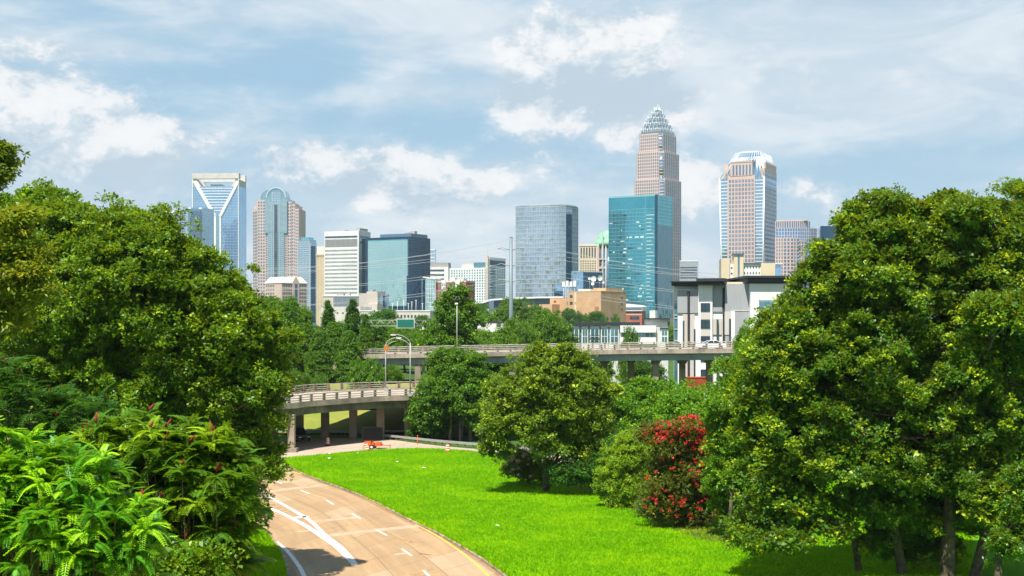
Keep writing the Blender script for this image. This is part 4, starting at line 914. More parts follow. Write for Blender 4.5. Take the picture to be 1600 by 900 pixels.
# 20 buildings at the edge of the big tree
f = Fr('grid_building', 'grey glass building with a pale frame grid partly behind the big right tree', 1277, 1310, 1316, 1500, 10, 'office building'); z = f.z
f.body('glass_body', gdark, z(358)); f.lines('frame_grid', mull, 'A', -f.L, 0, 60, z(356), 9, 22, .5, .7); f.box('screen', paleg, -f.L+2, -2, 3, 12, z(358), z(353.5))
f = Fr('blue_building', 'low bright blue glass building at the left edge of the big right tree', 1276.5, 1290, 1302, 1350, 30, 'building'); z = f.z
f.body('glass_body', gsky, z(377)); f.box('glass_body_back', gblue, -6, 0, 6, f.Wd+6, 0, z(372)); f.lines('mullions', mullw, 'A', -f.L, 0, 40, z(377), 3, 16, .2, .6); f.lines('mullions', mullw, 'B', 0, f.Wd, 40, z(377), 4, 16, .2, .6)

# 21 arena with low curved roof
f = Fr('arena', 'long arena with curved white roof edge and slate blue wall', 735, 886, 887, 1000, 2, 'arena', depth=60); x = f.xa; z = f.z
navy = plain('slate_blue_wall', (.12, .17, .25), .6); wr = [(742, 478), (752, 472), (768, 467), (800, 465), (840, 463.5), (880, 463)]
mb = MB(); mb.prism_y([(x(745), 0)]+[(x(a), z(b+3)) for a, b in [(745, 475), (768, 467), (800, 465), (840, 463.5), (886, 463)]]+[(x(886), 0)], 1, 60); mb.build('wall', navy, f.e)
mb = MB(); mb.prism_y([(x(a), z(b+2.6)) for a, b in wr]+[(x(a), z(b)) for a, b in wr[::-1]], -2, 61); mb.build('curved_roof', white, f.e)
f.box('low_wing', paleg, x(735), x(775), -4, 1, 0, z(482)); f.box('low_wing_wall', navy, x(764), x(772), -4.3, 0, z(486), z(470))
f = Fr('brick_hall', 'low red brick hall with a white curved roof beside the orange tan block', 972, 1003, 1009, 1000, 16, 'building'); x = f.xa; z = f.z
f.body('wall', brickr, z(485)); f.box('pale_course', pinkd, -f.L, .1, -.12, .3, z(492), z(490.5)); f.box('dark_window', dkwin, x(984), x(999), -.15, .3, z(499), z(494)); 
mb = MB(); mb.prism_y([(x(972), z(486)), (x(1004), z(486)), (x(1004), z(479)), (x(995), z(476.5)), (x(984), z(475)), (x(972), z(474.5))], -1, 22); mb.build('white_roof', white, f.e); f.box('slate_band', navy, x(974), x(1003.6), -1.2, 2, z(484), z(480))

# 22 orange tan brick block with dishes
f = Fr('tan_building', 'orange tan brick block with satellite dishes on its flat roof', 887, 939, 978, 850, 33, 'building'); x = f.xa; z = f.z; yb = f.yb
f.body('wall', tan, z(455)); f.box('coping', cream, -f.L-.15, .15, -.15, f.Wd+.1, z(455), z(454.3)); f.box('low_wing', tan, x(857), x(887), 2, 18, 0, z(465.5)); f.box('low_block', tan, x(832), x(866), -6, 4, 0, z(476)); f.box('low_block', tan, x(852), x(872), -8, 3, 0, z(475))
f.box('penthouse', tan, x(918), -.5, 8, f.Wd-4, z(455), z(449.5)); f.box('roof_step', paleg, x(899), x(918), 4, 14, z(455), z(451))
for a, b in ((890, 895), (883.5, 887)): pass
for py in (460, 471, 482): f.win('A', x(890.5), x(894.8), z(py+4.8), z(py)); 
for py in (471,): f.win('A', x(884), x(886.6), z(py+5), z(py), off=2)
f.win('A', x(863), x(866.5), z(472), z(469.5), off=2)
for k in range(5): f.win('B', yb(942+k*6), yb(944.5+k*6), z(500), z(496))
for k in range(3): f.win('B', yb(970), yb(973), z(466+k*9), z(463+k*9))
f.flush(dkwin); f.box('brick_vent', plain('vent_brown', (.35, .17, .08), .8), x(929.5), x(935.5), -.15, .2, z(486), z(479)); f.box('pale_strip', cream, x(897.5), x(900.5), -.12, .2, z(472), z(456)); f.box('pale_strip', cream, x(897.5), x(900.5), -.12, .2, z(498), z(476))
for px, py, rr in ((927.5, 435.5, 1.9), (937.5, 434.5, 1.9), (926, 443, 1.2), (921, 435, 1.0), (942.5, 440.5, 1.0)):
    d = empty('satellite_dish', (0, 0, 0)); bpy.data.objects.remove(d)
    r_ = rr; Xw = (px-800)/F*862; Zw = H+(HY-py)/F*862; zr = f.z(449.5)
    root = empty('satellite_dish', (Xw, 862, zr), R(-25 if px < 935 else 28), {927.5: 'large white satellite dish, left one of the pair on the tan block', 937.5: 'large white satellite dish, right one of the pair on the tan block', 926: 'small white satellite dish below the left large dish', 921: 'tiny white dish at the left end of the dish cluster', 942.5: 'tiny white dish at the right end of the dish cluster'}[px], 'satellite dish', 'satellite dishes on the tan block')
    hgt = Zw-zr; mb = MB(); seg = 16
    pts = [[(r_*q*cos(2*pi*k/seg), -(1-q*q)*r_*-.25, hgt+r_*q*sin(2*pi*k/seg)) for k in range(seg)] for q in (1, .66, .33, .05)]
    for i in range(3):
        for k in range(seg): k2 = (k+1) % seg; mb.poly([pts[i][k], pts[i][k2], pts[i+1][k2], pts[i+1][k]], True)
    for i in range(3):
        for k in range(seg): k2 = (k+1) % seg; mb.poly([(p[0], p[1]+.08, p[2]) for p in (pts[i][k2], pts[i][k], pts[i+1][k], pts[i+1][k2])], True)
    mb.build('reflector', white, root); MB().tube([(0, .3, 0), (0, .35, hgt)], .14, 6).build('mast', greyc, root); MB().tube([(0, .2, hgt), (0, -r_*.7, hgt)], .06, 5).build('feed_arm', greyc, root)
# lattice equipment near it
Xw = (889-800)/F*900
root = empty('lattice_rig', (Xw, 900, 0), 0, 'pale lattice floodlight rig left of the tan block', 'floodlight rig'); z9 = lambda py: H+(HY-py)/F*900
mb = MB()
for dx in (-4, -1.3, 1.3, 4): mb.tube([(dx, 0, 0), (dx, 0, z9(443))], .2, 5); mb.tube([(dx-1.2, 0, z9(456)), (dx+1.2, 0, z9(445))], .12, 5)
mb.build('posts', greyc, root)
for k in range(4): MB().box(-4.8+k*2.6, -2.9+k*2.6, -.6, .6, z9(448), z9(440)+(k % 2)*.6).build('lamp_panel', white, root)
MB().tube([(3.5, 0, z9(450)), (6.5, 0, z9(436))], .15, 5).build('boom', greyc, root)
f = Fr('blue_box_building', 'tiny blue glass block with a dark lower front just left of the tan block', 868, 889, 893, 1080, 12, 'building'); z = f.z
f.body('glass_body', gsky, z(446)); f.box('dark_front', gdark, -f.L-1, -f.L+7, -.4, 5, 0, z(455)); f.lines('mullions', mullw, 'A', -f.L+7, 0, 20, z(446), 3, 5, .3, .2)  # darker glass block over the left part of the front

# 23 pale low buildings and car park on the left
f = Fr('civic_building', 'low pale and slate blue building below the white banded tower', 505, 561, 562, 950, 4, 'building', depth=30); x = f.xa; z = f.z
f.body('wall', plain('beige_wall', (.56, .50, .43), .8, var=.08), z(463)); f.box('slate_panel', plain('slate_grey_panel', (.16, .20, .25), .7), x(521), x(560.5), -.2, .4, z(479), z(464.5)); f.box('roof_edge', white, -f.L-.3, .3, -.4, 5, z(463), z(461.8))
mb = MB()
for k in range(9): mb.box(x(523+k*4), x(523+k*4)+.3, -.6, -.2, z(478), z(470+(k % 3)*2))
mb.build('pipes', greyc, f.e); f.roofbits(greyc, z(462), [(x(525), x(535), 4, 10, 1.6), (x(540), x(545), 4, 8, 2.4)])
f = Fr('blank_wall_building', 'windowless taupe building with a stepped roof in front of the broad glass tower', 561, 590, 602, 900, 26, 'building'); x = f.xa; z = f.z
f.body('wall', plain('taupe_wall', (.48, .42, .38), .8, var=.06), z(458)); f.box('upper_wall', plain('taupe_wall', (.48, .42, .38), .8), x(572), x(588), .8, 12, z(458.2), z(455.3)); f.box('front_block', plain('beige_wall', (.56, .50, .43)), x(575.5), x(596.5), -6, 0, 0, z(475.5)); f.box('glass_side', gblue, 0, 3, 2, f.Wd, 0, z(462)); f.roofbits(greyc, z(455), [(x(576), x(580), 2, 6, 1.2)])
f.box('glass_sign_light', plain('sign_red', (.6, .05, .05), .5), 2.5, 3.3, f.Wd-1.5, f.Wd, z(462), z(460))
f = Fr('parking_garage', 'long pale concrete parking garage with rows of square openings', 500, 672, 675, 700, 3, 'parking garage', depth=40); x = f.xa; z = f.z
f.box('wall', paleg, x(500), x(562), 2, 40, 0, z(479)); f.box('wall', paleg, x(560), 0, 0, 40, 0, z(485.5)); f.box('parapet', white, x(560), .2, -.25, .6, z(486.4), z(484.8))
f.grid('A', x(608), x(668), z(497), z(491), 11, 1, .5, .65); f.grid('A', x(562), x(604), z(496), z(492), 6, 1, .3, .4); f.grid('A', x(505), x(556), z(491), z(487), 6, 1, .3, .5, off=2); f.flush(plain('painted_opening_shade', (.05, .045, .04), .8), 'opening_slab')  # openings are solid slabs; the shade inside is painted as their dark colour
for i, px in enumerate((613, 621, 631, 638, 643.5, 650, 660)):
    Xw = (px-800)/F*715; t_ = 474-(i % 3)*2.5
    root = empty('deck_lamp', (Xw, 715, z(485)), 0, ['short grey lamp post at the left end of the garage roof row', 'second lamp post from the left on the garage roof', 'third lamp post from the left on the garage roof', 'middle lamp post of the row on the garage roof', 'fifth lamp post from the left on the garage roof', 'sixth lamp post from the left on the garage roof', 'lamp post at the right end of the garage roof row'][i], 'lamp post', 'lamp posts on the garage roof')
    MB().tube([(0, 0, 0), (0, 0, z(t_)-z(485))], [.16, .11], 6).build('pole', white, root); MB().box(-.5, .5, -.2, .2, z(t_)-z(485), z(t_)-z(485)+.22).build('lamp_head', white, root)

# 24 low white roofs and townhouses
f = Fr('white_roofed_building', 'long low building with white flat roof and rooftop air units behind the trees', 716, 800, 803, 400, 6, 'building', depth=25); x = f.xa; z = f.z
f.body('wall', plain('slate_grey_panel', (.16, .20, .25)), z(520)); f.box('white_fascia', white, -f.L-.4, .5, -.8, 25, z(519.5), z(511)); f.box('dark_roof', shade_dark, -f.L+2, .2, 3, 24, z(510.8), z(508))
for k in range(3): f.box('air_unit', paleg, x(736+k*23), x(752+k*23), 1, 4, z(511), z(505.6))
f.box('dark_parapet', shade_dark, x(745), x(800), 5, 9, z(506), z(502.5))
f = Fr('townhouse_row', 'row of white three storey townhouses with black flat roof behind the high bridge', 886, 1044, 1049, 330, 5, 'townhouses', depth=12); x = f.xa; z = f.z
f.body('wall', plain('grey_white_wall', (.60, .60, .58), .8), z(511)); f.box('flat_roof', shade_dark, x(878), x(1000), -1.0, 12, z(508.6), z(503.6))
tw = [(890, 905), (909, 919), (922, 936.5), (939, 950), (953, 967)]
for a, b in tw: f.box('white_bay', white, x(a), x(b), -.5, .3, z(546), z(509.5))
for a, b in tw:
    for (u0, u1, p0, p1) in ((a+1.5, a+(b-a)*.46, 524, 513.5), (a+(b-a)*.54, b-1.5, 524, 513.5), (a+1.5, a+(b-a)*.46, 536, 526), (a+(b-a)*.54, b-1.5, 536, 526)):
        f.win('A', x(u0), x(u1), z(p0), z(p1), off=-.5)
f.win('A', x(905.6), x(908.4), z(536), z(514)); f.win('A', x(919.5), x(921.7), z(536), z(514)); f.win('A', x(937), x(938.6), z(536), z(514)); f.win('A', x(950.5), x(952.5), z(536), z(514))
f.box('long_white_band', white, x(969), x(1025), -1.2, .3, z(519.5), z(508.5)); f.box('roof_block', plain('grey_white_wall', (.6, .6, .58)), x(1008), x(1043), 1, 10, z(511), z(499)); f.box('roof_slab', shade_dark, x(1006), x(1046), -.3, 11, z(499), z(497))
for k in range(7): f.win('A', x(972+k*7.4), x(977.4+k*7.4), z(526.5), z(520.5), off=-.1)
f.box('white_band', white, x(969), x(1025), -1.0, .3, z(538), z(527)); f.box('white_bay', white, x(1032), x(1044), -.9, .3, z(546), z(513)); f.box('roof_slab', shade_dark, x(1031), x(1045), -1.2, 2, z(513), z(511.6))
for p0, p1 in ((523, 516), (533, 526)): f.win('A', x(1034), x(1037.4), z(p0), z(p1), off=-.9); f.win('A', x(1038.4), x(1042), z(p0), z(p1), off=-.9)
f.flush(tealwin)
for a, b in ((889, 905), (921, 937)):
    mb = MB()
    for k in range(9): u = x(a)+(x(b)-x(a))*k/8; mb.box(u-.03, u+.03, -.9, -.84, z(531), z(524.5))
    mb.box(x(a), x(b), -.92, -.82, z(524.8), z(524.2)); mb.box(x(a), x(b), -.92, -.82, z(531.2), z(530.5)); mb.build('balcony_rail', M_black, f.e)

# 25 white and grey apartment block
apw = plain('white_stucco', (.76, .75, .72), .75, var=.05, scale=.2, streak=.12); apg = plain('grey_stucco', (.34, .35, .36), .75, var=.05, scale=.2, streak=.15); apb = plain('beige_stucco', (.56, .50, .45), .75, var=.05, scale=.2)
f = Fr('apartment_block', 'white and grey stucco apartment block with black overhanging roofs right of the high bridge', 1051, 1172, 1262, 255, 16, 'apartment block', depth=26); x = f.xa
zz_ = lambda py, px=1172: H+(HY-py)/F*(255+f._xa(px)*f.s) if px <= 1172 else H+(HY-py)/F*255
def fa(name, mat, a, b, p0, p1, y0, y1=.6): m_ = (a+b)/2; return f.box(name, mat, x(a), x(b), y0, y1, max(0, zz_(p0, m_)), zz_(p1, m_))
fa('wall', apw, 1051, 1093, 640, 447, 1.6, 24); fa('stair_glass', tealwin, 1051.5, 1057.5, 600, 470, 1.4, 2); fa('wall', apw, 1058.5, 1093, 640, 452, .4, 3)
for p in (472, 492, 497, 514, 532): fa('glass_bar', white, 1051.5, 1057.6, p+.7, p, 1.25, 1.6)
fa('grey_panel', apg, 1058.4, 1074, 489, 453, .1, 1); fa('grey_panel', apg, 1078, 1092, 489, 451, .1, 1)
fa('wall', apw, 1092, 1114, 640, 444, -.9, 20); fa('wall', apw, 1114, 1134, 640, 446, -.1, 20); fa('grey_panel', apg, 1114.2, 1128.8, 487, 445, -.35, 1); fa('wall', apg, 1133.5, 1172, 640, 443.5, -.7, 20)
fa('lower_panel', apb, 1066.5, 1074, 640, 491, .2, 1); fa('lower_panel', apb, 1078, 1085, 640, 491, .2, 1); fa('white_panel', apw, 1085, 1092, 640, 501, .15, 1); fa('beige_panel', apb, 1114.2, 1128, 523, 498, -.3, 1); fa('beige_panel', apb, 1133, 1143.5, 523, 487, -.82, 1); fa('white_panel', apw, 1143, 1149, 640, 486, -.86, 1); fa('panel_joint', paleg, 1149, 1171.6, 486, 485, -.78, 1)
fa('beige_panel', apb, 1096, 1110, 499, 489, -1.0, 1); fa('beige_panel', apb, 1096, 1110, 525, 515, -1.0, 1); fa('white_top', apg, 1092.5, 1113.4, 466, 447, -1.0, 0) if False else None
for a, b, t in ((1074.6, 1077.4, 455), (1129.3, 1132.8, 449)): fa('dark_downpipe', shade_dark, a, b, 640, t, -.25, .3)
for a, b, t in ((1066.7, 1069, 501), (1084, 1086.5, 514), (1120.5, 1123.2, 499), (1140, 1143, 498)): fa('slot_window', dkwin, a, b, 640, t, -1.0 if a > 1100 else -.0, .5)
for t in (473.5, 500, 525.5, 551.5, 577):
    fa('window', dkwin, 1096.5, 1110.5, t+13.5, t, -1.02, .2); 
    for q in (1096.2, 1101, 1105.7, 1110.3): fa('window_bar', mulld, q-.25, q+.25, t+13.5, t, -1.1, -.9)
for (a, b, p0, p1, y0) in ((1048.5, 1093, 444.5, 440.5, -.6), (1091, 1135, 443.5, 436.5, -2.2)): 
    fa('roof_slab', shade_dark, a, b, p0-3.4, p1-1.2, y0-.75, 24); fa('roof_fascia', shade_dark, a+1.5, b-1, p0+2.0, p0-3.4, y0, 22)
fa('parapet', cream, 1134, 1168, 444, 440.5, .5, 4); fa('roof_vent', plain('pale_teal', (.3, .5, .45), .6), 1136, 1160, 442, 440, 3, 6)
# right hand wing, turned towards the viewer
zw = lambda py: H+(HY-py)/F*252; W2 = Fr('x', '', 1172, 1262, 1300, 250, -12, 'x', depth=22); W2l = W2.L; bpy.data.objects.remove(W2.e)
wing = empty('right_wing', (0, 0, 0)); bpy.data.objects.remove(wing)
def ra(name, mat, a, b, p0, p1, y0, y1=.6):
    """slabs of the wing given in world pixels, written in the block's own frame"""
    mb = MB(); d0 = 253.0; pts = []
    for (px, yy) in ((a, y0), (b, y0), (b, y1), (a, y1)):
        Xw = (px-800)/F*(d0+yy*0); Yw = d0+yy; dx, dy = Xw-f.X, Yw-f.D; pts.append((dx*f.c-dy*f.s, dx*f.s+dy*f.c))
    mb.prism(pts, max(0, H+(HY-p0)/F*d0), H+(HY-p1)/F*d0); return mb.build(name, mat, f.e)
ra('wing_wall', apw, 1172.5, 1262, 640, 443, 0, 22); ra('wing_fascia', shade_dark, 1167, 1264, 441.5, 434.5, -.8, 22.4); ra('wing_roof', shade_dark, 1163, 1270, 434.3, 431, -1.3, 23); ra('shaded_reveal', apg, 1173, 1185, 470, 441.6, -.1, .5) if False else None
for t in (470.5, 497.5, 524): 
    ra('window', tealwin, 1186.5, 1217, t+13.5, t, -.12, .3); ra('beige_panel', apb, 1186.5, 1217, t+26.5, t+14, -.08, .3)
    for q in (1186.5, 1197, 1201, 1209, 1217): ra('window_bar', mulld, q-.3, q+.3, t+13.6, t-.1, -.2, 0)
ra('panel_joint', paleg, 1185, 1245, 469, 468.4, -.07, .3)
# ================================================================== foliage
def unit(v): return v/(np.linalg.norm(v, axis=-1, keepdims=True)+1e-9)
def rdir(rng, n, zmin=-1.0):
    z = rng.uniform(zmin, 1, n); a = rng.uniform(0, 2*pi, n); r = np.sqrt(1-z*z); return np.stack([r*np.cos(a), r*np.sin(a), z], 1)
def leaf_quads(pos, axis, nrm, ln, wd, fold=.25):
    """kite shaped leaves: pos base, axis direction, nrm normal"""
    side = unit(np.cross(axis, nrm)); nrm = unit(np.cross(side, axis)); L = ln[:, None]; Wd = wd[:, None]
    v = np.empty((len(pos), 4, 3)); v[:, 0] = pos; v[:, 1] = pos+axis*L*.5+side*Wd*.5+nrm*Wd*fold; v[:, 2] = pos+axis*L-nrm*L*.12; v[:, 3] = pos+axis*L*.5-side*Wd*.5+nrm*Wd*fold
    return v
def clump_centres(lobes, spacing, rng, down=-.75, inner=.3, jitter=.16):
    """points on the outside of overlapping lobes, with outward normals"""
    C_, N_, K_ = [], [], []
    lobes = np.array(lobes, float)
    for i, (cx, cy, cz, rx, ry, rz) in enumerate(lobes):
        area = 4*pi*(((rx*ry)**1.6+(rx*rz)**1.6+(ry*rz)**1.6)/3)**(1/1.6); n_ = max(6, int(area/(spacing**2)*1.15))
        d = rdir(rng, n_, down); q = 1+rng.normal(0, jitter, n_)+(rng.random(n_) < .13)*rng.uniform(.06, .26, n_)
        for f_, nn in ((1.0, n_), (.62, int(n_*inner*2))):
            dd = d[:nn] if f_ == 1.0 else rdir(rng, nn, down); qq = (q[:nn] if f_ == 1.0 else rng.uniform(.45, .75, nn))
            p = np.array([cx, cy, cz])+dd*np.array([rx, ry, rz])*qq[:, None]; keep = np.ones(nn, bool)
            for j, l in enumerate(lobes):
                if j != i: keep &= (np.sum(((p-l[:3])/l[3:])**2, 1) > (.52 if f_ == 1.0 else .12))
            C_.append(p[keep]); N_.append(unit(dd/np.array([rx, ry, rz]))[keep]); K_.append(np.full(keep.sum(), f_))
    return np.concatenate(C_), np.concatenate(N_), np.concatenate(K_)
def knobbly(lobes, rng, k=2, shrink=.93):
    out = []
    for (cx, cy, cz, rx, ry, rz) in lobes:
        out.append((cx, cy, cz, rx*shrink, ry*shrink, rz*shrink)); r = (rx+ry+rz)/3
        if min(rx, rz) < .9 or max(rx, rz) > 2.2*min(rx, rz): continue
        for d in rdir(rng, k, -.3):
            q = r*rng.uniform(.14, .36); f = rng.uniform(.80, 1.16); out.append((cx+d[0]*rx*f, cy+d[1]*ry*f, cz+d[2]*rz*f, q*1.15, q, q*.85))
    return out
def leafy(lobes, spacing, sprays, per, size, rng, zfloor=None, aspect=.62, tipamt=.5, flat=.62, inner=.3, down=-.75, jitter=.20, clump=.78, droop=0.0):
    C_, N_, K_ = clump_centres(lobes, spacing, rng, down, inner, jitter)
    if zfloor is not None: k = C_[:, 2] > zfloor; C_, N_, K_ = C_[k], N_[k], K_[k]
    nc = len(C_); rc = spacing*clump*rng.choice([.5, .8, 1.0, 1.25, 1.5], nc)*rng.uniform(.85, 1.15, nc); tipc = rng.random(nc)*.6+.4*rng.random(nc)
    S = sprays; idx = np.repeat(np.arange(nc), S); up = np.array([0, 0, 1.0])
    ax = unit(N_*.75+up*.65)[idx]
    d = rdir(rng, nc*S); s_ = np.sum(d*ax, 1, keepdims=True); d = np.where(s_ < -.15, d-2*s_*ax, d)          # mostly the sunny half of each tuft
    rr = rc[idx]*(rng.random(nc*S)**.45); off = d*rr[:, None]; off[:, 2] *= flat; off[:, 2] -= droop*rr
    sp = C_[idx]+off; m = len(sp); j = np.repeat(np.arange(m), per)
    axis = unit(rdir(rng, m*per, -.5)*.9+d[j]*.6+np.array([0, 0, -.15-droop])); nrm = unit(up*.85+ax[j]*.45+rng.normal(0, .62, (m*per, 3)))
    ln = size*rng.uniform(.65, 1.25, m*per)*np.where(K_[idx][j] < 1, 1.7, 1.0); pos = sp[j]+rng.normal(0, size*.35, (m*per, 3))
    v = leaf_quads(pos, axis, nrm, ln, ln*aspect)
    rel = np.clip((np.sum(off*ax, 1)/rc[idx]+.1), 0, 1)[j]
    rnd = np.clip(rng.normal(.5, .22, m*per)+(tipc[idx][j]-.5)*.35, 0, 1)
    tip = np.clip((rel-.52)*2.4, 0, 1)*(tipc[idx][j] > (1-tipamt))*rng.uniform(.35, 1, m*per)  # new growth tint; also paints the upper outer side of clumps brighter, as if lit
    return v.reshape(-1, 3), rnd, tip, C_
M_bark = plain('bark', (.10, .075, .05), .95, var=.45, scale=3.0, bump=.5); M_barkg = plain('grey_bark', (.16, .14, .12), .95, var=.4, scale=3.0, bump=.5); M_barkt = plain('tan_bark', (.24, .17, .11), .95, var=.4, scale=3.0, bump=.5)
def limbs(mb, base, fork, targets, r0, rng, rt=.05, bend=.12):
    base, fork = np.array(base, float), np.array(fork, float)
    mb.tube([tuple(base-np.array([0, 0, .3])), tuple(base+np.array([0, 0, .25])), tuple(base*.5+fork*.5+rng.normal(0, .12, 3)), tuple(fork)], [r0*1.5, r0*1.08, r0*.9, r0*.75], 9)
    for t in targets:
        t = np.array(t, float); L = np.linalg.norm(t-fork); m = fork*.55+t*.45+rng.normal(0, bend*L*.5, 3); m[2] += L*.06; m2 = fork*.2+t*.8+rng.normal(0, bend*L*.3, 3); r = r0*rng.uniform(.28, .5)
        mb.tube([tuple(fork-np.array([0, 0, .2])), tuple(m), tuple(m2), tuple(t)], [r, r*.7, r*.45, rt], 6, caps=False)
        for k in range(3):
            a = m+(m2-m)*rng.random(); b = a+rdir(rng, 1, -.2)[0]*L*rng.uniform(.2, .4); mb.tube([tuple(a), tuple((a+b)/2+rng.normal(0, .1, 3)), tuple(b)], [r*.4, r*.28, .02], 5, caps=False)
def tree(name, label, cat, base, trunks, lobes_px, D, mat, spacing=1.1, sprays=26, per=5, size=.2, seed=1, group=None, bark=None, r0=.35, zfloor=None, depthk=.9, doff=0, down=-.75, **kw):
    """lobes_px: (px, py, rx, ry[, extra depth]) circles of the crown as seen at distance D"""
    rng = np.random.default_rng(seed); root = empty(name, (base[0], base[1], base[2]), 0, label, cat, group); o = np.array(root.location)
    s = D/F; L_ = []
    for q in lobes_px:
        px, py, rx, ry = q[:4]; dd = q[4] if len(q) > 4 else rng.uniform(-.25, .25)*rx*s; d = D+dd
        L_.append((*P(px, py, d), rx*s, (rx+ry)/2*s*depthk, ry*s))
    if down > -1: L_ = knobbly(L_, rng)
    kw['down'] = down
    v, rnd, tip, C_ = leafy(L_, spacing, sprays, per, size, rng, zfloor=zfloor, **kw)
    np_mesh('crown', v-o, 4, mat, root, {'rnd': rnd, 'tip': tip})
    mb = MB(); C2 = C_[rng.choice(len(C_), min(len(C_), 26), replace=False)]-o
    for (bx_, by_, fx, fy, fz, r) in trunks:
        T_ = [C2[i] for i in np.argsort(np.linalg.norm(C2-np.array([fx, fy, fz]), axis=1))[:14]]
        limbs(mb, (bx_, by_, 0), (fx, fy, fz), T_[::1][:12], r, rng)
    mb.build('trunk', bark or M_bark, root); STAT.append((label[:30], len(rnd))); return root
STAT = []
F_maple = foliage('maple_leaves', (0.026, 0.090, 0.004), (0.140, 0.330, 0.005), (0.58, 0.76, 0.010), trans=.23)
F_yel = foliage('yellow_tipped_leaves', (0.016, 0.070, 0.006), (0.090, 0.255, 0.008), (0.64, 0.74, 0.008), trans=.21)
F_olive = foliage('olive_leaves', (0.040, 0.090, 0.007), (0.175, 0.290, 0.010), (0.60, 0.66, 0.018), trans=.20)
F_bright = foliage('bright_leaves', (0.035, 0.115, 0.005), (0.130, 0.300, 0.007), (0.50, 0.72, 0.012), trans=.22)
F_vine = foliage('vine_leaves', (0.028, 0.10, 0.006), (0.110, 0.265, 0.009), (0.42, 0.60, 0.014), trans=.20)
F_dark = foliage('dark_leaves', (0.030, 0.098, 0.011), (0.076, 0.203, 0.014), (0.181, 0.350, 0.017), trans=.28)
F_shrub = foliage('shrub_leaves', (0.078, 0.203, 0.009), (0.235, 0.420, 0.013), (0.626, 0.750, 0.020), trans=.35)
F_red = foliage('reddish_leaves', (0.040, 0.085, 0.010), (0.150, 0.220, 0.012), (0.42, 0.30, 0.020), trans=.26)
F_sumac = foliage('frond_leaves', (0.030, 0.138, 0.006), (0.115, 0.362, 0.010), (0.432, 0.725, 0.015), trans=.30, spec=.4, rough=.42)
F_sumac2 = foliage('sumac_leaves', (.030, .10, .006), (.12, .29, .008), (.40, .58, .012), trans=.26, spec=.4, rough=.42)
F_gold = foliage('golden_fronds', (0.078, 0.168, 0.010), (0.207, 0.324, 0.012), (0.570, 0.504, 0.018), trans=.32)
M_flred = foliage('red_flowers', (0.42, 0.008, 0.02), (0.62, 0.015, 0.03), (0.8, 0.06, 0.06), trans=.25); M_flpink = foliage('pink_flowers', (0.702, 0.220, 0.300), (0.810, 0.350, 0.420), (0.864, 0.550, 0.600), trans=.3); M_flwhite = foliage('white_flowers', (0.756, 0.550, 0.600), (0.864, 0.700, 0.720), (0.918, 0.750, 0.800), trans=.3)
M_seed = plain('dark_red_seed_head', (.22, .012, .012), .8, var=.4, scale=8)

# ---- big trees left and right
def gz0(x, y): return float(terrain(x, y))
def bpt(px, d): X = (px-800)/F*d; return (X, d, gz0(X, d))
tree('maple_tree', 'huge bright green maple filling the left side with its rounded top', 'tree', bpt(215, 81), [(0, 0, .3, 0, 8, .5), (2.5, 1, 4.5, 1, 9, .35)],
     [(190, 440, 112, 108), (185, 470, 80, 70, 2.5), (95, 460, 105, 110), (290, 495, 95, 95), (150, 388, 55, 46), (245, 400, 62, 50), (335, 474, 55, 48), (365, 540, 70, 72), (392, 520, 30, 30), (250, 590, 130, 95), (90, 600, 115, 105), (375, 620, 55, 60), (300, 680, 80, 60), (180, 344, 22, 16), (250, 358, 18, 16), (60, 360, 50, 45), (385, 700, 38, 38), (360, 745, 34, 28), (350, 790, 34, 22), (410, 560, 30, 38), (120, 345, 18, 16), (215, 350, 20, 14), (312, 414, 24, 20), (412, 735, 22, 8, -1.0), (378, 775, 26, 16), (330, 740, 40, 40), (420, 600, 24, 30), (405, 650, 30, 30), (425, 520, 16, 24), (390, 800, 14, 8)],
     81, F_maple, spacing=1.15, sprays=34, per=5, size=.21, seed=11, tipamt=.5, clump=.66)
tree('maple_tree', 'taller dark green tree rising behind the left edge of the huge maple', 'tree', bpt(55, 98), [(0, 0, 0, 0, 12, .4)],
     [(70, 350, 34, 50), (30, 375, 40, 55), (-10, 370, 45, 50), (110, 370, 38, 42), (66, 312, 16, 20), (95, 318, 14, 16), (20, 330, 20, 20), (0, 430, 80, 90), (80, 430, 70, 80)], 98, F_bright, spacing=1.15, sprays=24, per=5, size=.24, seed=12, tipamt=.3)
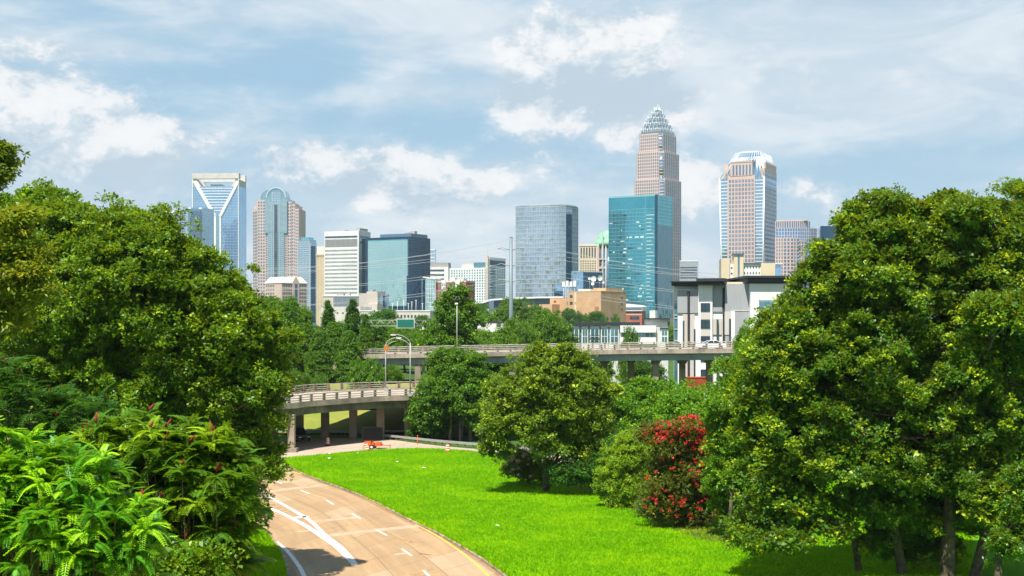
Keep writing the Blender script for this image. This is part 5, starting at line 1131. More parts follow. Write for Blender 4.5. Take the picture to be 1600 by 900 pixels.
tree('maple_tree', 'huge maple with yellow tipped leaves and dark trunks filling the right side', 'tree', bpt(1480, 83), [(0, 0, .3, 0, 7.5, .45), (-2.6, 1, -3.6, 1, 6.5, .32), (1.6, -.5, 3.2, 0, 7.0, .35), (-5.2, 2, -6.0, 2, 6, .22)],
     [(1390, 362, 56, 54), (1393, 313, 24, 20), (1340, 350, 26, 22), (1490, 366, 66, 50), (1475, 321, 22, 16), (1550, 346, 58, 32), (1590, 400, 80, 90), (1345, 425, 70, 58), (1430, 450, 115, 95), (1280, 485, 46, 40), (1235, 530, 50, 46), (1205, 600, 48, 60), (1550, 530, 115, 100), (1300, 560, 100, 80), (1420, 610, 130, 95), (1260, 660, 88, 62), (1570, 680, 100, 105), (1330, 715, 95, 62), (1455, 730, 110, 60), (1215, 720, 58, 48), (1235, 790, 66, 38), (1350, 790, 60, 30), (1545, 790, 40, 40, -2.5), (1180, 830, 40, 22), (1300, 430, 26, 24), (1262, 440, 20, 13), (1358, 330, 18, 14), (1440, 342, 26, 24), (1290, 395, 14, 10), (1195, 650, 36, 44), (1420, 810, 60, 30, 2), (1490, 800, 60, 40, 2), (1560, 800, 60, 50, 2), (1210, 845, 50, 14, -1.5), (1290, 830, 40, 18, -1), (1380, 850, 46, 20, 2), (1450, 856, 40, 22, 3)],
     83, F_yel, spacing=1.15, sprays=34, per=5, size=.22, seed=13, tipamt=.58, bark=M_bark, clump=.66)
tree('maple_tree', 'dark leafy tree mostly hidden behind the huge yellow tipped maple', 'tree', bpt(1640, 100), [(0, 0, 0, 0, 8, .4), (-6, 0, -6, 0, 7, .25)],
     [(1620, 420, 90, 100), (1600, 560, 110, 110), (1560, 700, 110, 80), (1480, 700, 80, 60), (1650, 700, 100, 100), (1594, 300, 12, 14), (1602, 350, 30, 36)], 100, F_maple, spacing=1.3, sprays=22, per=5, size=.25, seed=14, tipamt=.3)
tree('leafy_tree', 'lower dark green tree at the bottom right corner under the huge maple', 'tree', bpt(1560, 74), [(0, 0, 0, 0, 4, .25)],
     [(1592, 850, 34, 40), (1606, 780, 26, 50)], 74, F_yel, spacing=.9, sprays=22, per=5, size=.18, seed=15, tipamt=.25)
# ---- trees and shrubs along the lawn
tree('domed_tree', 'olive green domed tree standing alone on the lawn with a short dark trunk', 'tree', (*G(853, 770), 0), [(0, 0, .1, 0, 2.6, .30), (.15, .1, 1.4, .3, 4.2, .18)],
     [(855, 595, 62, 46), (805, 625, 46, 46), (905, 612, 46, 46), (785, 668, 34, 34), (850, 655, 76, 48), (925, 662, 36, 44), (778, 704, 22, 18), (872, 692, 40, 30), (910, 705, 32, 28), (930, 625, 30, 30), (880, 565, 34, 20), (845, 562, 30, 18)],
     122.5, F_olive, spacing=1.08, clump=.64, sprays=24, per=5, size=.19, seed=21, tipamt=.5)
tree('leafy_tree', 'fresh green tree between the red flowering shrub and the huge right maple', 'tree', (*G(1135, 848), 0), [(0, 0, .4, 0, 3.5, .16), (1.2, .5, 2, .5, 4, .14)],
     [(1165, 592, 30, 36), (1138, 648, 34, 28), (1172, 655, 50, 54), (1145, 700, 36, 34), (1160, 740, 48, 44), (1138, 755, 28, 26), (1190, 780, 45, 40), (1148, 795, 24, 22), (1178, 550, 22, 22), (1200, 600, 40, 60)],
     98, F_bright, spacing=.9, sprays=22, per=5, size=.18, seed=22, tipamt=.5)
tree('shrub', 'rounded yellow green shrub left of the red flowering shrub', 'shrub', (*G(985, 792), 0), [(0, 0, 0, 0, 1.2, .1)],
     [(984, 715, 30, 30), (968, 745, 32, 30), (988, 765, 28, 26), (955, 768, 20, 18), (985, 690, 18, 14)], 114, F_shrub, spacing=.62, sprays=18, per=5, size=.15, seed=23, tipamt=.6, down=-1)
rdl = [(1045, 685, 36, 24), (1078, 672, 30, 20), (1098, 700, 26, 28), (1050, 740, 38, 36), (1092, 752, 34, 40), (1035, 788, 28, 28), (1078, 798, 38, 28), (1022, 680, 18, 12)]
rt = tree('flowering_shrub', 'tall crepe myrtle shrub covered with crimson flower clusters', 'shrub', (*G(1068, 824), 0), [(0, 0, 0, 0, 1.5, .1), (-.5, 0, -.8, 0, 2, .07)], rdl, 103, F_red, spacing=.7, sprays=18, per=5, size=.14, seed=24, tipamt=.4, down=-1, jitter=.3)
def blossoms(root, name, lobes_px, D, mat, n, r, seed, size=.07, per=34, zmin=-.2, sides=None):
    rng = np.random.default_rng(seed); s = D/F; o = np.array(root.location); C_ = []
    for k in range(n):
        q = lobes_px[rng.integers(len(lobes_px))]; d = rdir(rng, 1, zmin)[0]; d[1] = -abs(d[1]); c = np.array(P(q[0], q[1], D)); p = c+d*np.array([q[2], (q[2]+q[3])/2, q[3]])*s*1.13; C_.append(p)
    C_ = np.array(C_); j = np.repeat(np.arange(n), per); rr = r*rng.uniform(.6, 1.4, n)[j]; pos = C_[j]+rdir(rng, n*per)*(rr*rng.random(n*per)**.5)[:, None]*np.array([1, 1, .8]); pos[:, 2] += 0
    ln = size*rng.uniform(.7, 1.4, n*per); v = leaf_quads(pos, rdir(rng, n*per), unit(np.array([0, -.5, .6])+rng.normal(0, .5, (n*per, 3))), ln, ln*.9)
    np_mesh(name, v.reshape(-1, 3)-o, 4, mat, root, {'rnd': rng.random(n*per), 'tip': rng.random(n*per)**2})
blossoms(rt, 'flowers', [rdl[0], rdl[0], rdl[0], rdl[1], rdl[1], rdl[1], rdl[2], rdl[2], rdl[2], rdl[7], rdl[4], rdl[4], rdl[7], rdl[7], rdl[3], rdl[6], rdl[5]], 103, M_flred, 420, .15, 31, size=.085, per=24)
pl = [(815, 722, 24, 22), (840, 735, 26, 18), (800, 735, 12, 12)]
pk = tree('flowering_shrub', 'small crepe myrtle with pale pink blossom beside the domed tree trunk', 'shrub', (*G(825, 753), 0), [(0, 0, 0, 0, .8, .07)], pl, 129, F_olive, spacing=.6, sprays=15, per=5, size=.15, seed=25, tipamt=.3, down=-1)
blossoms(pk, 'pink_flowers', [(808, 716, 16, 14)], 128, M_flpink, 15, .26, 32, size=.11); blossoms(pk, 'pale_blossom', [(825, 738, 24, 14)], 128, M_flwhite, 10, .2, 33, size=.09)
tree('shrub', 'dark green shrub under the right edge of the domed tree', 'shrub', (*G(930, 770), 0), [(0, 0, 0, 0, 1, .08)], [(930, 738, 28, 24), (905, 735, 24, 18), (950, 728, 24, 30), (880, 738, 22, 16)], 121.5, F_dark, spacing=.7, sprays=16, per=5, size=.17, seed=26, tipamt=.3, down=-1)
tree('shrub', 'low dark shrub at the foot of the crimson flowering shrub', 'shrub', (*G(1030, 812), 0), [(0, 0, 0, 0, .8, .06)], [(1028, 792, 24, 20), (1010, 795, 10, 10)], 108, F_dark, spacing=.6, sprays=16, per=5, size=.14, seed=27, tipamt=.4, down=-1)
# ---- trees between the lawn and the high bridge
tree('leafy_tree', 'mid green tree behind the yellow green shrub and below the high bridge', 'tree', bpt(1010, 148), [(0, 0, 0, 0, 4, .22)],
     [(1000, 632, 44, 28), (1050, 634, 40, 26), (960, 650, 36, 32), (1020, 655, 55, 45), (1070, 640, 36, 36), (980, 690, 40, 34), (1040, 690, 40, 34)], 148, F_bright, spacing=1.2, sprays=20, per=5, size=.26, seed=28, tipamt=.4)
tree('leafy_tree', 'darker green tree behind the right flank of the domed tree', 'tree', bpt(930, 160), [(0, 0, 0, 0, 4, .22)],
     [(935, 622, 34, 30), (965, 636, 32, 26), (920, 650, 40, 40), (960, 670, 40, 40), (940, 710, 40, 30)], 160, F_vine, spacing=1.3, sprays=18, per=5, size=.28, seed=29, tipamt=.3)
tree('leafy_tree', 'leafy tree below the end of the high bridge left of the huge right maple', 'tree', bpt(1090, 140), [(0, 0, 0, 0, 4, .22)],
     [(1112, 640, 40, 26), (1085, 650, 34, 26), (1090, 670, 46, 40), (1160, 640, 44, 60), (1185, 580, 34, 40), (1215, 560, 40, 60), (1060, 640, 26, 26)], 140, F_bright, spacing=1.2, sprays=20, per=5, size=.26, seed=30, tipamt=.4)
tree('vine_covered_tree', 'vine covered tree with pale stems at the right end of the low bridge', 'tree', bpt(735, 176), [(0, 0, 0, 0, 5, .25), (-2.8, 0, -2.6, 0, 4.5, .22), (-1.4, -.5, -1.2, 0, 4, .16), (1.6, -.5, 1.4, 0, 4, .2)],
     [(722, 575, 40, 28), (745, 610, 34, 34), (700, 610, 38, 34), (675, 632, 30, 24), (715, 634, 42, 30), (752, 640, 24, 36), (665, 655, 20, 14), (690, 560, 20, 14), (770, 630, 30, 40)], 176, F_vine, spacing=1.0, sprays=20, per=5, size=.25, seed=41, tipamt=.45, bark=M_barkt, droop=.35)
tree('vine_covered_tree', 'low vine draped tree with bare stems just right of the low bridge abutment', 'tree', bpt(668, 177), [(0, 0, 0, 0, 4, .18), (1.2, 0, 1.0, 0, 3.6, .15)],
     [(668, 660, 24, 22), (648, 680, 10, 14), (690, 662, 18, 18), (655, 640, 16, 18)], 177, F_vine, spacing=.9, sprays=18, per=5, size=.22, seed=42, tipamt=.4, bark=M_barkt, droop=.5)
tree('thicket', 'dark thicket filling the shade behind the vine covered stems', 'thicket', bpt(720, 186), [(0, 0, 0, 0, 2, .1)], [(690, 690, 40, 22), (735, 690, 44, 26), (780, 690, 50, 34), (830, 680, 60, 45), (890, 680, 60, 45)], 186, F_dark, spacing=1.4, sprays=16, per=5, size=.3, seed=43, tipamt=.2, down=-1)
tree('tall_tree', 'tall open crowned tree before the red brick building, behind the high bridge', 'tree', bpt(705, 232), [(0, 0, 0, 0, 9, .3)],
     [(712, 466, 13, 14), (704, 492, 22, 22), (724, 505, 20, 24), (692, 522, 22, 22), (716, 532, 32, 22), (733, 486, 10, 10), (678, 540, 20, 16)], 232, F_vine, spacing=1.5, sprays=18, per=5, size=.36, seed=44, tipamt=.3, jitter=.28)

# ---- fronds: sumac and tree of heaven
def frond(n_pairs, length, leaf, droop, rng, wd=.34, open_=1.0):
    P_, A_, N_ = [], [], []
    t = np.linspace(.12, 1, n_pairs); x = length*t*np.cos(t*droop*.5); z = -length*t*np.sin(t*droop*.75)+length*.12*np.sin(t*pi)
    for s_ in (-1, 1):
        a = np.stack([np.full(n_pairs, .35)+t*.35, np.full(n_pairs, s_*1.0), np.full(n_pairs, -.22)-rng.random(n_pairs)*.15], 1); P_.append(np.stack([x, np.zeros(n_pairs), z], 1)); A_.append(unit(a)); N_.append(np.tile([0.25, 0, 1.0], (n_pairs, 1)))
    P_ = np.concatenate(P_); A_ = np.concatenate(A_); N_ = unit(np.concatenate(N_)); tt = np.concatenate([t, t]); ln = leaf*(1-.45*np.abs(tt-.4)*1.3)
    v = leaf_quads(P_, A_, N_, ln, ln*wd, .18).reshape(-1, 3)
    # midrib as thin strip quads
    k = np.arange(n_pairs-1); r = length*.010; q = np.stack([np.stack([x[k], np.full(len(k), -r), z[k]+.01], 1), np.stack([x[k+1], np.full(len(k), -r), z[k+1]+.01], 1), np.stack([x[k+1], np.full(len(k), r), z[k+1]+.01], 1), np.stack([x[k], np.full(len(k), r), z[k]+.01], 1)], 1).reshape(-1, 3)
    return np.concatenate([v, q])
def frond_plant(name, label, cat, base, lobes_px, D, mat, spacing, seed, length=.6, pairs=12, leaf=.14, per=10, stems=None, tipamt=.5, heads=0, bark=None, zmin=.15, group=None, inner=.35, jitter=.16, stem_z=None):
    rng = np.random.default_rng(seed); root = empty(name, base, 0, label, cat, group); o = np.array(root.location); s = D/F
    L_ = [(*P(q[0], q[1], D+(q[4] if len(q) > 4 else rng.uniform(-.2, .2)*q[2]*s)), q[2]*s, (q[2]+q[3])/2*s*.9, q[3]*s) for q in lobes_px]
    C_, N_, K_ = clump_centres(L_, spacing, rng, -.6, inner, jitter); T = [frond(pairs, 1, leaf/length, d, rng) for d in (.15, .4, .65, .95)]
    V, RN, TP = [], [], []
    for c, nn in zip(C_, N_):
        tc = rng.random(); ph = rng.uniform(0, 2*pi)
        for k in range(per):
            a = ph+2*pi*k/per+rng.normal(0, .5); e = rng.uniform(-.35, 1.0); dx = np.array([cos(a)*cos(e), sin(a)*cos(e), sin(e)])+nn*.45; dx /= np.linalg.norm(dx)
            sy = np.cross([0, 0, 1.0], dx); sy /= np.linalg.norm(sy)+1e-9; up_ = np.cross(dx, sy); M_ = np.stack([dx, sy, up_], 0); L = length*rng.uniform(.5, 1.2)
            t_ = T[rng.integers(4)]; V.append(t_@M_*L+c); nf = len(t_)//4; RN.append(np.clip(rng.normal(.5, .15)+rng.normal(0, .12, nf), 0, 1)); TP.append(np.full(nf, (tc > 1-tipamt)*rng.uniform(.2, 1)))
    V = np.concatenate(V)-o; np_mesh('crown', V, 4, mat, root, {'rnd': np.concatenate(RN), 'tip': np.concatenate(TP)}); STAT.append((label[:30], len(V)//4))
    mb = MB(); b0 = stems or [(0, 0)]
    if stem_z:
        mb.tube([(0, 0, -.3), (.1, 0, stem_z*.5), (0, 0, stem_z)], [.22, .18, .12], 8)
        for c in C_[K_ == 1.0][::2]:
            t = c-o; mb.tube([(0, 0, stem_z), tuple(t*.5+np.array([0, 0, stem_z*.5+.3])), tuple(t)], [.05, .03, .012], 5, caps=False)
    for c in (C_[K_ == 1.0] if not stem_z else []):
        st = b0[rng.integers(len(b0))]; t = c-o; m = np.array([st[0], st[1], 0])*.4+t*.6; m[2] = t[2]*.55; mb.tube([(st[0], st[1], -.3), tuple(m*.6+np.array([st[0], st[1], 0])*.4), tuple(m+rng.normal(0, .1, 3)), tuple(t)], [.04, .03, .02, .01], 5, caps=False)
    mb.build('stems', bark or M_bark, root)
    if heads:
        cand = C_[(K_ == 1.0) & (N_[:, 2] > -.35) & (N_[:, 1] < .25)]; cand = cand[rng.permutation(len(cand))[:heads]]
        for c in cand:
            h = rng.uniform(.15, .27); tl = rng.normal(0, .5, 2); p = [tuple(c-o+np.array([tl[0]*h*q, tl[1]*h*q, .16+h*q])) for q in (0, .2, .45, .75, 1)]
            MB().tube(p, [.012, .030, .034, .024, .006], 7).build('seed_head', M_seed, root)
    return root
frond_plant('sumac', 'bright green sumac with upright dark red seed heads at lower left', 'sumac', bpt(270, 30), [(215, 700, 72, 34), (290, 720, 80, 40), (170, 690, 40, 24), (330, 760, 62, 52), (250, 790, 90, 60), (300, 850, 70, 50), (355, 800, 30, 50), (340, 860, 40, 50), (260, 900, 80, 40), (140, 720, 50, 30), (200, 860, 80, 50), (330, 890, 40, 40)],
            30, F_sumac2, .50, 51, length=.48, pairs=13, leaf=.15, per=10, stems=[(0, 0), (.8, .3), (-.9, .2), (.2, -.6), (1.2, -.3)], heads=85, tipamt=.3, inner=.8)
frond_plant('sumac', 'lush light green sumac without seed heads filling the bottom left corner', 'sumac', bpt(90, 20), [(50, 740, 62, 36), (120, 760, 70, 40), (20, 800, 70, 60), (110, 830, 80, 60), (190, 840, 50, 50), (60, 890, 80, 50), (170, 900, 70, 40), (-30, 740, 60, 50)],
            20, F_sumac, .40, 52, length=.38, pairs=15, leaf=.098, per=10, stems=[(0, 0), (.6, .3), (-.7, .2), (.2, -.5)], tipamt=.4)
frond_plant('sumac', 'darker sumac growing behind the two bright sumacs at the left edge', 'sumac', bpt(60, 38), [(40, 650, 60, 40), (110, 670, 60, 36), (0, 620, 50, 50), (160, 655, 34, 20), (60, 700, 80, 40)],
            38, foliage('dark_fronds', (0.022, 0.080, 0.010), (0.054, 0.160, 0.012), (0.108, 0.250, 0.015), trans=.3), .85, 53, length=.75, pairs=10, leaf=.20, per=8, stems=[(0, 0), (.8, .3), (-.9, .2)], heads=10, tipamt=.3)
tree('feathery_tree', 'feathery yellowing tree reaching in from the left edge', 'tree', bpt(-190, 40), [(0, 0, .4, 0, 9.0, .22)],
     [(18, 400, 44, 11), (50, 420, 22, 8), (-5, 430, 44, 14), (52, 452, 26, 8), (5, 345, 34, 8), (35, 335, 14, 6), (-10, 480, 34, 12), (20, 370, 24, 7), (10, 500, 24, 9), (-60, 430, 50, 60), (-90, 540, 60, 60)], 40, F_gold, spacing=.5, sprays=16, per=6, size=.15, seed=54, aspect=.34, tipamt=.6, down=-1, droop=.25, jitter=.3)
tree('feathery_tree', 'tip of a leafy branch poking in at the upper left edge', 'tree', bpt(-240, 46), [(0, 0, .6, 0, 16, .22)],
     [(-2, 233, 22, 7), (4, 262, 22, 8), (-14, 248, 16, 6), (-8, 276, 14, 5), (-60, 262, 40, 20), (-120, 300, 60, 60)], 46, F_olive, spacing=.5, sprays=15, per=6, size=.16, seed=55, aspect=.34, tipamt=.5, down=-1, droop=.25, jitter=.3)
tree('shrub', 'leafy undergrowth between the two sumacs at the bottom edge', 'undergrowth', bpt(250, 26), [(0, 0, 0, 0, .6, .05)], [(250, 890, 60, 30), (120, 895, 60, 30), (320, 885, 30, 24), (200, 880, 40, 20)], 26, F_maple, spacing=.4, sprays=14, per=4, size=.10, seed=56, tipamt=.4, down=-1)

# ---- tree kinds copied through the middle distance
def kind(name, mat, seed, lobes, height, spacing, sprays, size, bark=None, r0=.25, **kw):
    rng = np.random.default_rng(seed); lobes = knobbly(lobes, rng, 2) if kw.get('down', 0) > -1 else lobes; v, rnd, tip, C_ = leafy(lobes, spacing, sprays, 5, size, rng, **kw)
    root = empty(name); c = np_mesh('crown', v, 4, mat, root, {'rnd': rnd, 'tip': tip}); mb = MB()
    C2 = C_[rng.choice(len(C_), 12)]; limbs(mb, (0, 0, 0), (0, 0, height*.33), C2, r0, rng); mb.build('trunk', bark or M_bark, root); STAT.append((name, len(rnd)))
    KIND[name+str(seed)] = root; root['used'] = 0; return root
KIND = {}
k_round = kind('round_tree', F_vine, 61, [(0, 0, 8, 4.2, 4.2, 3.6), (2.2, .5, 6.6, 2.8, 2.8, 2.8), (-2.4, -.5, 6.2, 3, 3, 2.8), (.5, -1.6, 9.6, 2.6, 2.6, 2.2), (-1, 1.2, 4.5, 3, 3, 2.2), (1.2, -1.8, 4.6, 2.6, 2.6, 2)], 12, 1.15, 18, .28, tipamt=.4)
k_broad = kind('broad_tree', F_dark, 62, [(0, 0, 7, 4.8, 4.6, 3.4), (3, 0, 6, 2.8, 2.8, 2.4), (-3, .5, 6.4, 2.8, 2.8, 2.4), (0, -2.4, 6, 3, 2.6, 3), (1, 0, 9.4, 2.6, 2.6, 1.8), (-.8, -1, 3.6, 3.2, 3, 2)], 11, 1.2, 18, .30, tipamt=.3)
k_open = kind('leafy_tree', F_bright, 63, [(0, 0, 9, 3, 3, 2.8), (1.6, .4, 6.8, 2.6, 2.6, 2.4), (-1.8, -.4, 7.2, 2.6, 2.6, 2.4), (.4, -1, 11, 1.8, 1.8, 1.6), (0, 0, 5, 3, 3, 2)], 12, 1.1, 18, .28, tipamt=.4, jitter=.24)
k_cone = kind('conical_tree', F_dark, 64, [(0, 0, 2.6, 2.4, 2.4, 2.2), (0, 0, 4.8, 2.0, 2.0, 2.0), (0, 0, 7, 1.5, 1.5, 2.0), (0, 0, 9.2, .95, .95, 1.7), (0, 0, 10.9, .45, .45, 1.1)], 12, .7, 14, .24, tipamt=.2, down=-1, jitter=.2)
k_vine = kind('vine_covered_tree', F_vine, 65, [(0, 0, 2.2, 2.7, 2.6, 2.4), (.3, 0, 4.6, 2.4, 2.2, 2.2), (-.2, 0, 6.8, 1.9, 1.8, 2.0), (.2, 0, 8.6, 1.35, 1.3, 1.6), (0, 0, 9.9, .75, .7, 1.1)], 11, .85, 18, .24, tipamt=.5, down=-1, jitter=.07, droop=.4)
k_bush = kind('bush', F_vine, 66, [(0, 0, 1.6, 2.2, 2.0, 1.7), (1, 0, 1.2, 1.6, 1.5, 1.3), (-1, 0, 1.3, 1.6, 1.5, 1.3)], 3.3, .62, 16, .16, tipamt=.5, down=-1, jitter=.06)
HGT = {'round_tree61': 12.2, 'broad_tree62': 11.3, 'leafy_tree63': 12.7, 'conical_tree64': 12.2, 'vine_covered_tree65': 11.2, 'bush66': 3.4}
WID = {'round_tree61': 10.5, 'broad_tree62': 11.5, 'leafy_tree63': 8.6, 'conical_tree64': 5.0, 'vine_covered_tree65': 5.6, 'bush66': 5.2}
def place(key, px, ytop, wpx, D, label, cat='tree', group=None, rot=None, sink=0):
    src = KIND[key]; root = src if not src['used'] else copy_tree(src)
    if not src['used']: src['used'] = 1
    if 'used' in root.keys() and root is not src: del root['used']
    X = (px-800)/F*D; z0 = gz0(X, D)-sink; ht = H+(HY-ytop)/F*D-z0; sw = wpx/F*D/WID[key]; sh = ht/HGT[key]
    root.location = (X, D, z0); root.scale = (sw, sw, sh); root.rotation_euler = (0, 0, rot if rot is not None else random.uniform(0, 6.28))
    if 'group' in root.keys(): del root['group']
    tag(root, label, cat, group); return root
rt_, bt_, lt_, ct_, vt_, bu_ = 'round_tree61', 'broad_tree62', 'leafy_tree63', 'conical_tree64', 'vine_covered_tree65', 'bush66'
R1 = [
 (rt_, 438, 470, 60, 222, 'reddish topped green tree just right of the huge left maple'), (lt_, 470, 482, 44, 226, 'tree between the huge left maple and the left dark conifer'),
 (ct_, 513, 468, 36, 232, 'dark pointed conifer, left of the two conifers below the banded tower'), (ct_, 551, 466, 40, 228, 'dark pointed conifer, right of the two conifers below the broad glass tower'), (ct_, 571, 490, 30, 226, 'short dark conifer close right of the two tall conifers'),
 (vt_, 448, 505, 40, 206, 'leftmost vine smothered tree behind the low bridge'), (vt_, 478, 500, 44, 210, 'vine smothered tree second from left behind the low bridge'), (vt_, 500, 512, 40, 205, 'broad vine smothered tree behind the middle of the low bridge'),
 (vt_, 522, 498, 38, 212, 'taller vine smothered tree left of the cone shaped one'), (vt_, 545, 512, 38, 206, 'cone shaped vine smothered tree behind the low bridge'), (vt_, 571, 508, 34, 209, 'cone shaped vine smothered tree nearest the street lamps'),
 (vt_, 592, 530, 24, 212, 'narrow vine smothered tree behind the left street lamp'), (bu_, 572, 563, 52, 200, 'smooth round bush behind the left street lamp base'), (bu_, 470, 584, 40, 200, 'low bright bush behind the railing of the low bridge'), (bu_, 500, 588, 30, 199, 'small low bush behind the middle of the low bridge railing'), (bu_, 440, 585, 36, 200, 'low bush at the left end of the low bridge railing'),
 (bu_, 611, 572, 36, 205, 'yellowish bush between the two street lamps'),
 (rt_, 600, 505, 70, 262, 'rounded tree behind the sign gantry, left of the green sign'), (lt_, 633, 512, 60, 250, 'tree under the green highway sign'), (rt_, 655, 518, 56, 244, 'tree behind the two steel gantry posts'), (bt_, 590, 487, 80, 420, 'distant tree in front of the parking garage, left of centre'), (bt_, 650, 497, 60, 400, 'distant tree in front of the right end of the parking garage'),
 (rt_, 812, 470, 66, 520, 'bright rounded tree behind the steel pole below the mirror tower'), (rt_, 775, 482, 56, 480, 'dark rounded tree left of the steel pole'), (bt_, 748, 478, 40, 500, 'tree left of the arena wing below the hotel'), (bt_, 835, 480, 36, 540, 'tree below the curved arena roof right of the steel pole'),
 (bt_, 893, 485, 38, 700, 'left one of two dark trees before the orange tan block'), (bt_, 927, 489, 44, 700, 'right one of two dark trees before the orange tan block'), (bu_, 962, 495, 20, 690, 'small clipped tree before the right side of the orange tan block'),
 (rt_, 862, 489, 80, 300, 'full rounded tree left of the townhouse row'), (rt_, 815, 503, 70, 290, 'bright green tree at the foot of the steel pole'), (lt_, 785, 512, 50, 280, 'leafy tree just left of the steel pole foot'), (lt_, 757, 520, 50, 262, 'leafy tree behind the high bridge right of the tall open crowned tree'),
 (lt_, 741, 530, 40, 245, 'small tree behind the high bridge railing near the light pole'), (bu_, 985, 518, 34, 300, 'small dark rounded tree before the white townhouses'),
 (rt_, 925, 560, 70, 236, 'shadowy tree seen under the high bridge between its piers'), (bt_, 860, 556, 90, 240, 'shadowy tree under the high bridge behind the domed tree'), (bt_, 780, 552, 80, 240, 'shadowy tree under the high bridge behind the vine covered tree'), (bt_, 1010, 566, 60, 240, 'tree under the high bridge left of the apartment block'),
 (lt_, 700, 548, 60, 196, 'green tree in front of the high bridge above the vine covered tree'), (lt_, 735, 552, 56, 190, 'green tree just before the high bridge right of the light pole'),
 (rt_, 400, 470, 90, 240, 'tree behind the right shoulder of the huge left maple'), (rt_, 1160, 566, 44, 190, 'tree before the high bridge near the white car'), (rt_, 1190, 520, 90, 175, 'tree before the apartment block beside the huge right maple'),
 (rt_, 1230, 500, 120, 160, 'tree behind the left flank of the huge right maple'), (bt_, 1350, 540, 200, 200, 'wide tree hidden behind the huge right maple'), (bt_, 1500, 520, 220, 190, 'wide tree glimpsed between the branches of the huge right maple'), (bt_, 1300, 640, 130, 140, 'tree glimpsed through the lower branches of the huge right maple'),
 (rt_, 340, 520, 160, 190, 'tree behind the middle of the huge left maple'), (rt_, 200, 500, 200, 200, 'wide tree behind the huge left maple'), (rt_, 50, 480, 220, 190, 'wide tree behind the feathery tree at left'), (bt_, 300, 640, 150, 120, 'low tree under the huge left maple'), (bt_, 150, 640, 170, 110, 'low tree behind the sumacs'),
]
for (k, px, yt, w, D, lab) in R1: place(k, px, yt, w, D, lab, cat={'conical_tree64': 'conifer', 'bush66': 'bush'}.get(k, 'tree'))
# crepe myrtle blossom glimpsed below the high bridge
# rows of trees closing the horizon behind the bridges
cnt = 0
rr_ = random.Random(9)
for D, step, yt0 in ((300, 62, 520), (380, 60, 512), (560, 46, 505)):
    px = 180 if D < 500 else 120
    while px < 1500:
        if not (860 < px < 1290 and D < 400) and not (D == 560 and 870 < px < 1000) and not (D == 380 and 700 < px < 820) :
            place(rr_.choice([rt_, bt_, lt_]), px+rr_.uniform(-8, 8), yt0+rr_.uniform(-6, 6), step*rr_.uniform(1.1, 1.5), D+rr_.uniform(-12, 12), 'green tree in the belt of trees beyond the bridges', 'tree', 'belt of trees beyond the bridges', rr_.uniform(0, 6.28)); cnt += 1
        px += step*rr_.uniform(.8, 1.2)
print('STAT', STAT, sum(s[1] for s in STAT), 'belt', cnt)
for r_ in KIND.values():
    if 'used' in r_.keys(): del r_['used']
for o_ in SC.objects:
    if 'used' in o_.keys(): del o_['used']
# ================================================================== street furniture, vehicles, small things
galv = plain('galvanised_steel', (.38, .38, .37), .5, .3, var=.08, scale=2); polem = plain('pole_paint', (.17, .22, .235), .5, .1, var=.06, scale=.3)
orange = plain('safety_orange', (.78, .13, .015), .6, var=.06); wht = plain('reflective_white', (.8, .8, .8), .5, var=.04); rubber = plain('rubber', (.02, .02, .02), .8); carwhite = plain('white_car_paint', (.78, .78, .78), .22, var=.02, spec=.6)
carglass = plain('car_glass', (.02, .03, .04), .05, 0, var=.02, spec=.8); tail = plain('tail_lamp_red', (.45, .01, .015), .3); chrome = plain('chrome', (.6, .6, .6), .2, .9); darkpaint = plain('dark_car_paint', (.02, .022, .025), .25, spec=.6); bluecar = plain('pale_blue_car_paint', (.35, .45, .55), .25, spec=.6)
def lamp(px, pybase, pytop, D, z0, reach, label, arms=2, extra=None):
    X = (px-800)/F*D; zt = H+(HY-pytop)/F*D-z0; root = empty('street_lamp', (X, D, z0), 0, label, 'street lamp')
    MB().tube([(0, 0, 0), (0, 0, zt*.85)], [.10, .07], 8).build('pole', galv, root); MB().box(-.25, .25, -.25, .25, -.02, .35).build('base', galv, root)
    for k, dz in enumerate((0, -.55)[:arms]):
        r_ = reach*(1 if k == 0 else .97); pts = [(0, 0, zt*.85+dz*.2)]+[(r_*(1-cos(a)), 0, zt*.83+(zt*.155)*sin(a)+dz) for a in np.linspace(.15, 1.45, 7)]
        MB().tube([pts[0]]+pts[1:], [.05]*len(pts), 6).build('arm', galv, root)
    e = pts[-1] if arms == 1 else (reach*(1-cos(1.45)), 0, zt*.83+zt*.155*sin(1.45)); s_ = 1 if reach > 0 else -1
    mb = MB(); mb.hexa([(e[0]-.1*s_, -.16, e[2]-.16), (e[0]+.7*s_, -.16, e[2]-.12), (e[0]+.7*s_, .16, e[2]-.12), (e[0]-.1*s_, .16, e[2]-.16)], [(e[0]-.1*s_, -.12, e[2]+.08), (e[0]+.65*s_, -.1, e[2]+.03), (e[0]+.65*s_, .1, e[2]+.03), (e[0]-.1*s_, .12, e[2]+.08)]); mb.build('lamp_head', galv, root)
    return root
lamp(641, 617, 521, 176, 6.1, -2.3, 'street lamp with arched double arm reaching left, at the near rail of the low bridge')
lamp(602.5, 602, 526, 190, 6.1, 1.9, 'street lamp with arched arm reaching right, at the far rail of the low bridge')
X = (603.5-800)/F*189.6
r_ = empty('warning_sign', (X, 189.6, 0), 0, 'small orange warning sign fixed to the left street lamp', 'sign'); zc = H+(HY-544)/F*189.6
MB().box(-.3, .3, -.1, -.06, zc-.42, zc+.42).build('sign_panel', plain('amber_sign', (.50, .16, .02), .6), r_); MB().box(-.06, .06, -.06, 0, zc-.7, zc+.8).build('bracket', galv, r_)
X = (714-800)/F*218; zt = H+(HY-475)/F*218; z0 = 11.02
